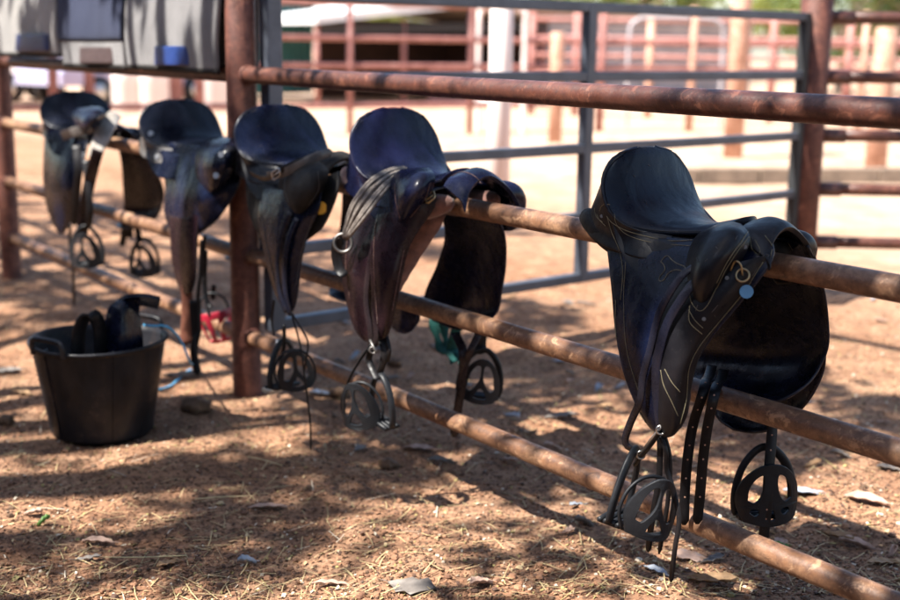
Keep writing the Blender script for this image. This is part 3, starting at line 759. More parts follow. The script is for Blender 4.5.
for pts, w in (([(661,436,-.21),(666,452,-.21),(667,470,-.205),(674,492,-.205),(679,520,-.205),(675,548,-.21),(671,582,-.205)], .011),
               ([(660,436,-.20),(660,460,-.20),(658,486,-.20),(652,520,-.2),(648,552,-.2)], .014),
               ([(664,434,-.205),(670,460,-.20),(668,500,-.2),(659,554,-.2)], .010)):
    hang(r1, W1, pts, w, name='strap_end', mat='strap', side=(.8, .5, 0))
stirrup(r1, W1(636, 449, -.215), R(118), R(9), 1.08, cage=None, rx=R(10))
cage_at(r1, W1(650, 501, -.235), R(70), .98, tilt=R(10), cage=CAGE2)
# off side: stirrup leather and stirrup
hang(r1, W1, [(773,400,.25),(772,432,.235),(769,470,.215),(767,505,.21),(763,542,.21)], .026, name='stirrup_leather', mat='strap', holes=7)
stirrup(r1, W1(765, 446, .235), R(62), R(-2), 1.15, cs=1.0)
# girth points hanging inside the off flap
hang(r1, W1, [(712,366,.12),(709,376,.06),(706,381,-.01),(702,396,-.05),(693,425,-.045),(688,455,-.05),(685,490,-.05),(684,525,-.05)], .024, name='girth_strap', mat='strap', holes=9)
hang(r1, W1, [(724,370,.14),(721,380,.07),(717,385,-.005),(713,400,-.045),(707,430,-.04),(703,460,-.04),(700,495,-.04),(697,524,-.04)], .024, name='girth_strap', mat='strap', holes=9)

# ---- 2: blue dished seat, hair girth
def Wx(x0): return lambda px, py, y: Vector((P(px, py, y).x-x0, y, P(px, py, y).z-ZR))
def rowsw(w, rr): return [[w(*q) for q in r] for r in rr]
def poleyrows(w, rr, k=1.0):
    out = []; ys = ((-.10,-.115,-.115,-.10),(-.135,-.175,-.175,-.13),(-.155,-.205,-.20,-.14),(-.165,-.21,-.205,-.15),(-.17,-.20,-.20,-.16),(-.172,-.185,-.185,-.17))
    for (l, r, y), yy in zip(rr, ys):
        out.append([w(l, y+(r-l)*.03, yy[0]*k), w(l+(r-l)*.3, y, yy[1]*k), w(l+(r-l)*.7, y-1, yy[2]*k), w(r, y-(r-l)*.04, yy[3]*k)])
    return out
def w2(x, y, z): return x, y, z
c2 = dict(x0=-3.02, label='saddle with shiny blue dished seat and a pale hair girth laid over it', s=(1.12, 1.16, 1.18, 1.13),
          mats=dict(seat='navy', side='plum', fender='plum', off='navy', poley='navy', arch='navy', back='navy', panel='lining'), off2=False)
wq = Wx(-3.02)
c2['side'] = rowsw(wq, [[(347,212,-.12),(365,206,-.15),(395,208,-.14),(440,200,-.07)],[(342,243,-.17),(358,243,-.19),(385,243,-.19),(410,242,-.14)],[(342,270,-.19),(356,272,-.21),(380,272,-.205),(402,272,-.165)],[(347,300,-.2),(358,302,-.215),(378,302,-.21),(397,295,-.18)],[(354,325,-.2),(362,329,-.21),(376,330,-.205),(391,322,-.185)],[(362,338,-.195),(367,341,-.2),(376,341,-.2),(386,335,-.19)]])
c2['fender'] = rowsw(wq, [[(378,215,-.19),(392,212,-.19),(410,208,-.17),(440,198,-.10)],[(372,245,-.215),(383,246,-.218),(396,245,-.205),(411,241,-.17)],[(372,275,-.23),(382,276,-.232),(392,275,-.222),(402,271,-.19)],[(373,303,-.235),(381,304,-.236),(389,302,-.225),(397,296,-.2)],[(374,325,-.23),(380,327,-.231),(386,326,-.225),(392,320,-.205)],[(376,337,-.22),(380,338,-.22),(384,337,-.218),(388,333,-.205)]])
c2['offr'] = rowsw(wq, [[(440,205,.06),(465,200,.08),(492,203,.08)],[(446,235,.12),(475,236,.15),(504,235,.13)],[(438,265,.16),(470,270,.19),(505,265,.17)],[(427,290,.17),(462,300,.21),(501,292,.19)],[(425,306,.17),(460,317,.2),(498,309,.19)],[(433,320,.16),(460,329,.175),(490,320,.17)]])
c2['poleyr'] = poleyrows(wq, [(402,428,171),(394,433,178),(392,430,190),(392,419,204),(394,409,217),(397,402,226)], .95)
r2, o2, T2, W2 = make_saddle(c2)
b2 = bvh_of(list(o2.values()))
stitch(b2, r2, [[(395,184),(396,200),(400,218)], [(430,183),(424,200),(410,218)], [(452,176),(462,172),(474,176),(484,186)], [(376,222),(374,250),(375,285),(378,325)], [(404,250),(398,278),(392,310)], [(350,222),(346,260),(350,300)]], .0009, 'lining')
# hair girth: a bundle of cords from the waist down over the near flap to a ring
cords = MB()
for k in range(11):
    u = (k/10-.5); jj = .8*math.sin(k*2.3); A = [(412, 170, -.0, 4, 4), (394, 174, -.10, 6, 10), (376, 188, -.19, 12, 15), (360, 209, -.24, 14, 13), (350, 228, -.25, 9, 6), (345, 238, -.25, 3, 2)]
    cords.tube(crs([W2(px+u*sx_+jj*.6, py+u*sy_+jj*.5, yy-.004*math.sin(k*1.9)) for px, py, yy, sx_, sy_ in A], 24), .0052, 7)
m, t, b = nt('mohair_cord'); cw = coords(t, (1, 1, 1)); f = noise(t, cw, 45, 3, .6)
t.links.new(ramp(t, f, [(.35, (.11, .09, .078)), (.65, (.26, .225, .195))]), b.inputs['Base Color']); b.inputs['Roughness'].default_value = .9; bump(t, b, f, .3, .003); M['hair'] = m
cords.build('hair_girth', M['hair'], r2)
mb = MB(); mb.tube(ring(W2(343, 243, -.235), .027, Vector((.75, -.6, .1))), .005, 8, closed=True); mb.build('girth_ring', M['dullsteel'], r2)
hang(r2, W2, [(338,238,-.24),(336,252,-.24),(339,268,-.235),(345,276,-.23)], .03, name='girth_strap', mat='strap')
mb = MB(); c = onto(b2, 430, 197, .006, r2) or W2(430, 197, -.13); buckle(mb, c, (.5, .5, .6), (.6, -.1, -.6), .030, .024, .0035); mb.build('buckle', M['brass'], r2)
# quilted red-brown lining showing along the front of the near side
rows = [[W2(*q) for q in r] for r in [[(425,206,-.085),(440,203,-.05),(450,203,-.01)],[(410,225,-.115),(428,226,-.085),(441,225,-.05)],[(396,250,-.14),(412,252,-.105),(423,252,-.07)],[(386,272,-.155),(399,275,-.125),(408,276,-.09)],[(382,288,-.16),(392,292,-.14),(399,291,-.11)]]]
mb = MB(); v, f = loft(rows, 10, 30); v = [p+Vector((.4, -.5, 0))*.006*math.sin(i//10*1.3) for i, p in enumerate(v)]; mb.add(v, f); mb.build('lining', M['lining'], r2, (.012, .004))
for pts, w in (([(378,232,-.20),(370,262,-.222),(366,300,-.23),(370,330,-.235),(371,345,-.23)], .020), ([(383,240,-.205),(377,268,-.225),(374,305,-.235),(376,335,-.235),(374,347,-.23)], .020)):
    hang(r2, W2, pts, w, name='stirrup_leather', mat='plum', side=(1, .25, .1))
mb = MB(); mb.tube([W2(370,340,-.235), W2(376,352,-.235)], .004, 8); mb.tube(ring(W2(373,350,-.235), .010, FWD), .0028, 6, closed=True); mb.build('buckle', M['dullsteel'], r2)
for pts, w in (([(371,345,-.235),(360,360,-.235),(349,380,-.235),(343,402,-.235)], .008), ([(371,350,-.235),(369,360,-.23),(374,372,-.23),(378,380,-.23)], .020), ([(380,336,-.21),(384,350,-.21),(382,366,-.215),(376,380,-.22)], .020), ([(386,336,-.2),(389,350,-.2),(387,362,-.2)], .014)):
    hang(r2, W2, pts, w, name='strap_end', mat='strap')
stirrup(r2, W2(381, 374, -.215), R(-5), R(4), .98, cage=None, rx=R(4))
cage_at(r2, W2(361, 401, -.245), R(30), .98, tilt=R(-6), cage=CAGE2)
hang(r2, W2, [(481,330,.20),(480,345,.2),(482,354,.2)], .04, name='stirrup_leather', mat='strap')
stirrup(r2, W2(484, 349, .20), R(55), R(6), 1.0, cage=CAGE2)
hang(r2, W2, [(455,333,.12),(463,352,.10),(462,380,.10),(457,415,.10),(454,437,.10)], .028, name='girth_strap', mat='plum')
hang(r2, W2, [(478,335,.14),(470,352,.11),(463,372,.105)], .022, name='girth_strap', mat='plum')
rows = [[W2(*q) for q in r] for r in [[(398,298,.06),(405,297,.06),(413,300,.06)],[(394,312,.06),(405,311,.05),(418,314,.06)],[(393,324,.06),(405,326,.05),(418,322,.06)],[(399,331,.06),(406,333,.055),(413,330,.06)]]]
mb = MB(); v, f = loft(rows, 10, 12); mb.add(v, f); mb.build('girth_pad', M['navy'], r2, (.02, .009))

# ---- 3: round black seat with yellow tag
c3 = dict(x0=-3.76, label='matt black saddle with rounded seat and yellow tag, just right of the big post', s=(1.12, 1.24, 1.08, 1.2),
          mats=dict(seat='black2', poley='suede', arch='suede', side='suede', fender='black2', back='black'), off2=False,
          side=None, fender=None)
w3 = Wx(-3.76)
c3['side'] = rowsw(w3, [[(247,170,-.12),(268,184,-.15),(300,186,-.14),(338,172,-.08)],[(247,194,-.15),(266,204,-.17),(300,206,-.17),(337,192,-.12)],[(250,212,-.17),(266,222,-.185),(296,228,-.19),(329,214,-.14)],[(255,226,-.175),(268,234,-.185),(290,242,-.195),(321,228,-.155)],[(262,236,-.175),(272,242,-.185),(288,250,-.19),(309,238,-.16)]])
c3['fender'] = rowsw(w3, [[(264,188,-.17),(282,190,-.19),(302,190,-.19),(322,188,-.15)],[(259,214,-.20),(278,217,-.215),(298,216,-.21),(318,210,-.17)],[(262,238,-.215),(276,240,-.228),(292,240,-.222),(307,235,-.19)],[(267,262,-.225),(278,264,-.235),(289,264,-.23),(301,260,-.20)],[(274,288,-.228),(281,290,-.236),(289,290,-.232),(298,285,-.21)],[(281,303,-.228),(286,305,-.232),(290,305,-.23),(296,300,-.215)],[(286,310,-.226),(288,311,-.228),(291,311,-.228),(293,309,-.22)]])
c3['poleyr'] = poleyrows(w3, [(292,318,164),(283,327,173),(281,323,187),(284,316,200),(291,307,210),(296,302,215)], 1.05)
r3, o3, T3, W3 = make_saddle(c3)
b3 = bvh_of(list(o3.values()))
stitch(b3, r3, [[(286,175),(285,190),(290,205)], [(318,172),(318,190),(308,205)], [(262,215),(267,245),(276,285)], [(314,215),(302,250),(296,285)], [(252,190),(262,202),(280,206)]], .0010, 'grey')
mb = MB(); c = onto(b3, 322, 208, .008, r3) or W3(321, 208, -.14); disc(mb, c, Vector((.8, -.6, .1)), .021, .002); mb.build('yellow_tag', M['tagyellow'], r3)
hang(r3, W3, [(268,176,-.20),(285,172,-.20),(300,165,-.18),(316,157,-.13),(332,152,-.06)], .030, name='girth_strap', mat='grey', side=(0, -.3, 1))
hang(r3, W3, [(250,172,-.19),(262,178,-.20),(274,175,-.21),(292,164,-.19),(322,153,-.10)], .018, name='girth_strap', mat='strap', side=(0, -.3, 1))
mb = MB(); buckle(mb, W3(276, 174, -.215), (.7, .2, .4), (0, -.2, 1), .04, .025, .003); mb.build('buckle', M['steel'], r3)
for pts, w in (([(290,212,-.225),(281,236,-.24),(277,262,-.25),(279,290,-.25),(286,313,-.24)], .02), ([(297,218,-.22),(288,240,-.24),(284,265,-.25),(285,290,-.25),(290,316,-.24)], .02)):
    hang(r3, W3, pts, w, name='stirrup_leather', mat='black2', side=(1, .25, .1))
for pts, w in (([(274,300,-.24),(272,320,-.24),(274,336,-.24)], .008), ([(291,312,-.25),(300,344,-.24),(304,372,-.24),(310,420,-.22),(311,450,-.2)], .006),
               ([(291,312,-.25),(302,330,-.24),(308,344,-.24),(304,372,-.24)], .006), ([(284,325,-.235),(284,345,-.235),(280,366,-.235)], .012)):
    hang(r3, W3, pts, w, name='strap_end', mat='strap')
mb = MB(); mb.tube(crs([W3(278,340,-.24), W3(276,356,-.24), W3(274,372,-.24), W3(273,388,-.24)], 8), .0065, 8); mb.box(W3(272,390,-.24), (.05, .05, .012)); mb.build('stirrup_bar', M['steel'], r3)
cage_at(r3, W3(294, 366, -.22), R(68), .95, tilt=R(-8), cage=CAGE2)
stirrup(r3, W3(284, 340, -.22), R(112), R(4), 1.0, cage=None)

# ---- 4: left of the post
w4 = Wx(-4.60)
c4 = dict(x0=-4.60, label='black saddle with dusty grey cantle left of the big post, above the tub', s=(1.15, 1.22, 1.0, 1.15),
          mats=dict(seat='seat', back='grey', side='grey', fender='plum', poley='black2', arch='black2'), off2=False)
c4['mats']['side'] = 'black2'
c4['side'] = [[w4(*q) for q in r] for r in [[(160,140,-.10),(185,144,-.11),(212,146,-.10),(236,148,-.07)],[(166,185,-.16),(190,188,-.18),(215,187,-.17),(240,178,-.1)],[(165,210,-.18),(185,213,-.195),(206,211,-.185),(229,202,-.14)],[(170,227,-.185),(183,232,-.195),(198,230,-.19),(216,220,-.16)],[(177,234,-.185),(184,237,-.19),(194,236,-.19),(204,230,-.17)]]]
c4['fender'] = rowsw(w4, [[(170,215,-.19),(180,217,-.20),(190,217,-.20),(199,212,-.19)],[(171,238,-.205),(180,240,-.21),(189,240,-.21),(197,237,-.2)],[(173,262,-.21),(181,264,-.215),(189,263,-.215),(196,260,-.205)],[(177,280,-.21),(183,282,-.215),(189,281,-.215),(195,278,-.205)],[(182,292,-.21),(186,293,-.21),(189,293,-.21),(192,290,-.205)]])
c4['poleyr'] = poleyrows(w4, [(207,234,141),(199,238,149),(197,235,162),(199,229,175),(205,221,186),(210,216,191)], 1.0)
r4, o4, T4, W4 = make_saddle(c4)
hang(r4, W4, [(187,284,-.200),(187,315,-.20),(186,332,-.20),(186,345,-.2)], .042, name='girth_strap', mat='strapbrown', t=.006)
for pts, w in (([(205,235,-.19),(203,262,-.19),(204,290,-.19),(210,318,-.185)], .012), ([(202,240,-.20),(200,275,-.2),(198,300,-.2),(200,335,-.2)], .014), ([(206,250,-.18),(205,280,-.18),(207,300,-.18),(212,308,-.18)], .014),
               ([(197,300,-.2),(197,330,-.2),(194,352,-.2),(198,375,-.2)], .030), ([(191,300,-.21),(193,330,-.21),(196,360,-.21)], .016)):
    hang(r4, W4, pts, w, name='strap_end', mat='strap')
mb = MB()
for q in ((158,157), (222,155), (217,175), (151,134)):
    p = onto(bvh_of(list(o4.values())), *q, .004, r4)
    if p: disc(mb, p, Vector((.6, -.7, .2)), .011, .004)
if mb.v: mb.build('concho', M['steel'], r4)
# red plastic stirrup cup hanging behind the lowest rail
cup = MB(); cx = W4(214, 310, -.02)
rot = Matrix.Rotation(R(-12), 3, FWD) @ Matrix.Rotation(av, 3, 'Z')
prof = [(.070, 0), (.068, -.03), (.058, -.07), (.048, -.115), (.034, -.13)]
seg = 20; V = []
for r_, z_ in prof:
    for k in range(seg): a = math.pi*(-.06+1.12*k/(seg-1))+math.pi; V.append(cx+rot @ Vector((r_*math.cos(a)*1.05, r_*math.sin(a)*.9, z_)))
Fq = [(j*seg+i, j*seg+i+1, (j+1)*seg+i+1, (j+1)*seg+i) for j in range(len(prof)-1) for i in range(seg-1) if not (j in (1, 2) and i % 4 in (1, 2))]
cup.add(V, Fq); cup.build('stirrup_cup', M['red'], r4, (.006, .002))
mb = MB(); mb.tube(crs([cx+rot @ Vector((-.066, 0, -.04)), cx+rot @ Vector((-.05, 0, .04)), cx+rot @ Vector((0, 0, .07)), cx+rot @ Vector((.05, 0, .04)), cx+rot @ Vector((.066, 0, -.04))], 18), .005, 8); mb.build('stirrup_iron', M['plastic'], r4)
hang(r4, W4, [(214,285,-.02),(213,292,-.02),(213,300,-.02)], .02, name='stirrup_leather', mat='strap')

# ---- 5: far left
w5 = Wx(-5.80)
c5 = dict(x0=-5.80, label='leftmost saddle, black with a pale worn strip down its pommel', s=(1.12, 1.22, .95, 1.2),
          mats=dict(seat='seat', back='black2', side='black2', fender='plum', poley='black2', arch='black2', off='plum'), off2=False, nofender=True)
c5['side'] = [[w5(*q) for q in r] for r in [[(46,130,-.10),(56,140,-.14),(70,142,-.14),(88,140,-.10)],[(44,158,-.15),(55,162,-.18),(70,163,-.18),(84,160,-.14)],[(44,182,-.17),(54,186,-.2),(68,187,-.2),(80,184,-.17)],[(47,205,-.18),(55,209,-.2),(65,210,-.2),(74,207,-.18)],[(53,222,-.18),(58,226,-.19),(63,227,-.19),(69,224,-.18)],[(58,231,-.18),(60,233,-.18),(62,233,-.18),(64,232,-.18)]]]
c5['poleyr'] = poleyrows(w5, [(78,99,109),(74,104,113),(75,102,119),(78,97,125),(82,93,129),(85,89,132)], 1.0)
r5, o5, T5, W5 = make_saddle(c5)
mb = MB(); v, f = loft([[W5(*q) for q in r] for r in [[(109,112,-.04),(116,113,-.02),(121,118,.0)],[(99,124,-.13),(106,129,-.12),(113,132,-.10)],[(93,140,-.17),(99,146,-.165),(105,148,-.15)],[(89,155,-.18),(94,160,-.18),(99,160,-.17)]]], 10, 20); mb.add(v, f); mb.build('pommel_strip', M['pale'], r5, (.012, .005))
hang(r5, W5, [(62,136,-.17),(74,132,-.18),(86,129,-.17),(95,126,-.14)], .045, name='girth_strap', mat='grey', side=(0, -.3, 1))
for pts, w, mt in (([(98,150,-.19),(93,168,-.2),(88,190,-.2),(84,215,-.2),(82,236,-.2)], .050, 'plum'), ([(76,145,-.2),(78,170,-.21),(76,200,-.21),(74,225,-.21)], .035, 'strap'), ([(86,160,-.2),(88,185,-.21),(90,210,-.21),(88,228,-.21)], .03, 'strap'), ([(70,225,-.2),(70,245,-.2),(73,268,-.2),(74,305,-.18)], .014, 'strap')):
    hang(r5, W5, pts, w, name='stirrup_leather', mat=mt)
stirrup(r5, W5(86, 226, -.2), R(48), 0, 1.1, cage=CAGE2)
for pts, w in (([(123,215,.14),(124,232,.14),(122,246,.14)], .03), ([(136,215,.14),(138,232,.16),(140,242,.16)], .03), ([(128,222,.14),(128,238,.14)], .05)):
    hang(r5, W5, pts, w, name='girth_strap', mat='strap')
stirrup(r5, W5(145, 238, .18), R(40), R(2), 1.1, cage=CAGE2)

# ---- teal cloth hanging behind saddle 2
mb = MB()
for dx, s in ((0, 1), (.02, -1)):
    pts = [P(a, b_, .22)+Vector((dx, dx, 0)) for a, b_ in ((434,318), (436,332), (440,346), (449,354), (455,362))]; mb.ribbon(crs(pts, 20), [.03+.012*math.sin(k*.7) for k in range(20)], .006, (.6, .8, .1))
mb.ribbon(crs([P(a, b_, .24) for a, b_ in ((458,320), (455,335), (451,350), (446,352), (442,344))], 20), .035, .006, (.6, .8, .2))
o = mb.build('teal_rag', M['teal']); tag(o, 'teal rag tied behind the middle rail below the blue-seated saddle', 'rag')

# ================================================================== SADDLE BLANKETS over the top rail, left bay
def felt(name, c, c2_):
    m, t, b = nt(name); co = coords(t); n = noise(t, co, 5, 5, .6); n2 = noise(t, co, 150, 4, .7)
    t.links.new(mix(t, rampv(t, n2, [(.4, 0), (.7, .6)]), ramp(t, n, [(.35, c), (.7, c2_)]), tuple(x*.6 for x in c)), b.inputs['Base Color'])
    b.inputs['Roughness'].default_value = .95; b.inputs['Sheen Weight'].default_value = .3; bump(t, b, n2, .7, .004); return m
fgrey = felt('grey_felt', (.105, .098, .10), (.17, .16, .16)); fpale = felt('pale_felt', (.17, .16, .15), (.27, .25, .23)); fnavy = felt('navy_fabric', (.018, .024, .055), (.03, .038, .075)); fnavy.node_tree.nodes['Principled BSDF'].inputs['Sheen Weight'].default_value = 0
mpatch = plain('blue_patch', (.014, .04, .17), .45, .25, 30, .1); mpatch2 = plain('brown_patch', (.065, .042, .042), .6, .25, 30, .2); mpatchd = plain('navy_patch', (.012, .025, .10), .4, .3, 30, .1)
def blanket(pxl, pxr, pybl, pybr, mat, label, patch=None, top=None, flare=.0):
    yb = -.075; a = P(pxl, pybl, yb); b_ = P(pxr, pybr, yb); r = empty('saddle_blanket', ((a.x+b_.x)/2, 0, 1.80), label, 'blanket', 'blankets hanging left of the big post')
    xm = (a.x+b_.x)/2; hw = (b_.x-a.x)/2; rows = []; zt = 1.80
    prof = [(yb, 0), (yb-.004, .25), (yb+.012, .6), (-.045, .97), (0, 1.035), (.045, .97), (.08, .6), (.09, .2), (.09, .0)]
    for y, u in prof:
        row = []
        for k in range(7):
            s = k/6*2-1; zb = (a.z+(b_.z-a.z)*(s+1)/2); z = zb+(zt-zb)*u-1.8 if u <= 1 else zt+(zt-zb)*(u-1)-1.8
            row.append(Vector((s*hw*(1-flare*u), y+.010*math.sin(s*4+u*2+xm), z)))
        rows.append(row)
    mb = MB(); v, f = loft(rows, 26, 40); mb.add(v, f); mb.build('felt_pad', mat, r, (.022, .009))
    # bound edge
    mb = MB(); mb.tube([p+Vector((0, -.0, -.004)) for p in crs(rows[0], 20)], .013, 8); mb.build('binding', M['suede'], r)
    if patch:
        (p0, p1, q0, q1, mt_) = patch; A = P(p0, q0, yb-.016); B = P(p1, q0, yb-.016); Cc = P(p0, q1, yb-.016); Dd = P(p1, q1, yb-.016); off = Vector((-xm, 0, -1.8))
        mb = MB(); v, f = loft([[A+off, (A+B)/2+off+Vector((0, -.004, 0)), B+off], [(A+Cc)/2+off, (A+B+Cc+Dd)/4+off+Vector((0, -.005, 0)), (B+Dd)/2+off], [Cc+off, (Cc+Dd)/2+off+Vector((0, -.004, 0)), Dd+off]], 8, 8); mb.add(v, f)
        mb.build('patch', mt_, r, (.006, .0025))
    if top is not None:
        mb = MB(); v, f = loft([[p+Vector((0, -.018 if i < 4 else .016, .015 if i == 4 else 0)) for p in rw] for i, rw in enumerate([[r0.lerp(r1_, .33) for r0, r1_ in zip(rows[0], rows[2])]]+rows[1:7])], 20, 30); mb.add(v, f); mb.build('cover', top, r, (.008, .003))
blanket(-2, 63, 53, 54, fpale, 'pale felt saddle blanket with blue patch, leftmost of the three on the fence', (9, 49, 34, 51, mpatchd), None, .12)
blanket(65, 129, 64, 66, fgrey, 'navy-topped saddle blanket with brown patch between two lighter ones', (80, 113, 47, 63, mpatch2), fnavy)
blanket(131, 219, 65, 70, fgrey, 'grey felt saddle blanket with bright blue patch next to the big post', (155, 189, 46, 65, mpatch), None, -.03)

# ================================================================== TUB
tc_ = G(103, 431); tub = empty('rubber_tub', (tc_.x, tc_.y, gz(tc_.x, tc_.y)), 'black rubber tub holding spare leather gear, on the dirt by the fence', 'tub')
mb = MB(); prof = [(.0, .012), (.156, .012), (.160, .0), (.172, .012)]+[(.172+.052*u+(.0026 if int(u*40+.5) % 2 else 0), .012+.315*u) for u in [k/40 for k in range(1, 41)]]+[(.234, .330), (.238, .337), (.234, .344), (.224, .342), (.216, .325), (.165, .02), (0, .02)]
seg = 64; V = []
for r_, z_ in prof:
    for k in range(seg):
        a = 6.28318*k/seg; w = 1+.012*math.sin(2*a+1)*(z_/.36); V.append((r_*math.cos(a)*w, r_*math.sin(a)/w, z_+.004*math.sin(2*a)*(z_/.36)))
mb.add(V, [(j*seg+k, j*seg+(k+1) % seg, (j+1)*seg+(k+1) % seg, (j+1)*seg+k) for j in range(len(prof)-1) for k in range(seg)])
for s in (-.55, .62):   # vertical moulding ribs on the wall
    a = math.atan2(-FWD.y, -FWD.x)+s*.95-.1; mb.bar(Vector((math.cos(a)*.168, math.sin(a)*.168, .02)), Vector((math.cos(a)*.222, math.sin(a)*.222, .34)), .022, .007, 0, (-math.sin(a), math.cos(a), 0))
mb.build('wall', M['rubber'], tub)
for sgn in (1, -1):
    c = (-RIGHT*.115-FWD*.192)*sgn; tdir = Vector((-c.y, c.x, 0)).normalized(); o_ = c.normalized()*.004
    mb = MB(); pts = [c-tdir*.075+Vector((0, 0, .32)), c-tdir*.074+o_+Vector((0, 0, .358)), c-tdir*.06+o_+Vector((0, 0, .374)), c+o_+Vector((0, 0, .377)), c+tdir*.06+o_+Vector((0, 0, .374)), c+tdir*.074+o_+Vector((0, 0, .358)), c+tdir*.075+Vector((0, 0, .32))]
    mb.tube(crs(pts, 30), .010, 10, flat=.8); mb.build('handle', M['rubber'], tub)
tl = tub.location
# gear inside the tub: a spare flap and a curled strap roll
def QT(px, py, off=0.):                     # point on the vertical plane through the tub that faces the photograph
    r = toW(ray(px, py)); dt = (tl.x*FWD.x+(tl.y+D)*FWD.y)+off; h = r[0]*FWD.x+r[1]*FWD.y; t = dt/h
    return Vector((r[0]*t, -D+r[1]*t, H+r[2]*t))
rows = [[QT(*q) for q in r] for r in [[(160,298,.0),(160,303,.06),(158,308,.10)],[(143,295,-.02),(144,299,.05),(145,305,.10)],[(125,297,-.04),(133,300,.03),(140,306,.08)],[(111,306,-.04),(124,306,-.06),(138,312,.02)],[(106,322,-.04),(122,324,-.08),(140,326,.0)],[(104,340,-.04),(122,342,-.09),(142,340,.0)],[(104,362,-.04),(122,364,-.08),(142,362,.0)]]]
mb = MB(); v, f = loft(rows, 20, 30); mb.add(v, f); o = mb.build('spare_flap', M['black2'], None, (.012, .005), (tl.x, tl.y, tl.z+.36)); tag(o, 'curved black leather saddle flap sticking up out of the tub', 'saddle flap')
mb = MB()
for k, (w_, dd) in enumerate(((.05, -.1), (.045, -.02))):
    pts = [QT(*q) for q in ((80, 365, dd), (78, 345, dd), (80, 328, dd), (86, 316, dd), (93, 315, dd), (99, 325, dd+.02), (101, 345, dd+.03), (101, 365, dd+.04))]; mb.ribbon(crs(pts, 36), w_, .012, Vector(FWD)*.6+RIGHT*.5)
o = mb.build('leather_roll', M['strap'], None, None, (tl.x, tl.y, tl.z+.36)); tag(o, 'dark leather strap bent into a loop standing inside the tub', 'strap')
mb = MB()
for k in range(7):
    a = k*2.1; c = Vector((tl.x+.07*math.cos(a), tl.y+.07*math.sin(a), tl.z+.14+.015*k)); mb.tube(crs([c+Vector((.11*math.cos(a+q), .11*math.sin(a+q), .02*math.sin(q*2+k))) for q in np.linspace(0, 4.5, 9)], 30), .015, 8)
o = mb.build('strap_coil', M['black'], None, None, (tl.x, tl.y, tl.z+.15)); tag(o, 'coiled black straps filling the tub', 'strap')
# blue twine from the tub over the ground
pts = [QT(144, 325, .03), QT(152, 326, .02), QT(165, 326, .05), QT(176, 334, .10), QT(183, 345, .14), QT(190, 362, .2)]
pts = [Vector((p.x, p.y, max(p.z, gz(p.x, p.y)+.006))) for p in pts]
for px, py in ((196, 366), (186, 372), (176, 384), (170, 392), (160, 396)): g = G(px, py); pts.append(Vector((g.x, g.y, gz(g.x, g.y)+.008)))
mb = MB(); mb.tube(crs(pts, 70), .0045, 6); g = G(152, 393); mb.tube(crs([pts[-1], (g.x, g.y, gz(g.x, g.y)+.006), G(140, 402, .006)], 14), .0045, 6)
o = mb.build('blue_twine', M['twine']); tag(o, 'bright blue twine trailing out of the tub onto the dirt', 'twine')

# ================================================================== BACKGROUND YARD
def at(px, d, z=0.):
    p = Q(px, 100, d); return Vector((p.x, p.y, z))
def local(mb, base): mb.v = [(a-base[0], b-base[1], c-base[2]) for a, b, c in mb.v]; return mb
# far cattle-yard fence
fb = at(350, 19); ff = empty('cattle_yard_fence', (fb.x, fb.y, 0), 'long faded red rail fence far behind, crossing the whole yard', 'fence')
def fpt(px, z):
    d = 19+(px-350)*.006; p = at(px, d, z); return p
for z in (.45, 1.05, 1.46, 1.97):
    mb = MB(); mb.tube([fpt(px, z+.01*math.sin(px)) for px in (-160, -40, 80, 200, 350, 500, 620, 740, 860, 1000)], .045, 8); local(mb, fb).build('rail', M['bgred'], ff)
for px in (-150, -30, 54, 90, 200, 350, 470, 600, 690, 860, 990):
    mb = MB(); p = fpt(px, 0); mb.tube([(p.x, p.y, -.2), (p.x, p.y, 2.05)], .05 if px in (350, 470) else .07, 10); local(mb, fb).build('post', M['bgorange' if px in (690, 860) else 'bgred'], ff)
fb2 = at(600, 25); f2 = empty('stock_race_fence', (fb2.x, fb2.y, 0), 'second faded red rail fence, the one nearest the long corrugated shed', 'fence')
def fpt2(px, z): return at(px, 25-(px-600)*.008, z)
for z in (.5, .85, 1.2, 1.55, 1.9):
    mb = MB(); mb.tube([fpt2(px, z+.012*math.sin(px*z)) for px in (530, 560, 640, 720, 800, 900, 1010)], .045, 8); local(mb, fb2).build('rail', M['bgred'], f2)
for px in (531, 575, 648, 770, 846, 930, 1005):
    mb = MB(); q = fpt2(px, 0); mb.tube([(q.x, q.y, -.2), (q.x, q.y, 2.05)], .075, 10); local(mb, fb2).build('post', M['bgorange' if px in (648, 930) else 'bgred'], f2)
def bgpost(px, d, ztop, r, mat, label, name='yard_post'):
    p = at(px, d); mb = MB(); mb.tube([(0, 0, -.3), (0, 0, ztop-.02), (0, 0, ztop)], [r, r, r*.85], 20); o = mb.build(name, M[mat]); o.location = p; tag(o, label, 'post', 'free-standing yard posts')
bgpost(500, 8.9, 1.66, .082, 'bgwhite', 'thick pale pink post seen above the blue-seated saddle')
bgpost(736, 15.9, 2.6, .125, 'bgorange', 'thick orange post left of the grey gate\'s far end')
bgpost(556, 18.0, 1.57, .10, 'bgorange', 'short orange post beside the pale pink one')
bgpost(881, 14.0, 1.62, .12, 'bgorange', 'orange post near the right edge behind the yard fence')
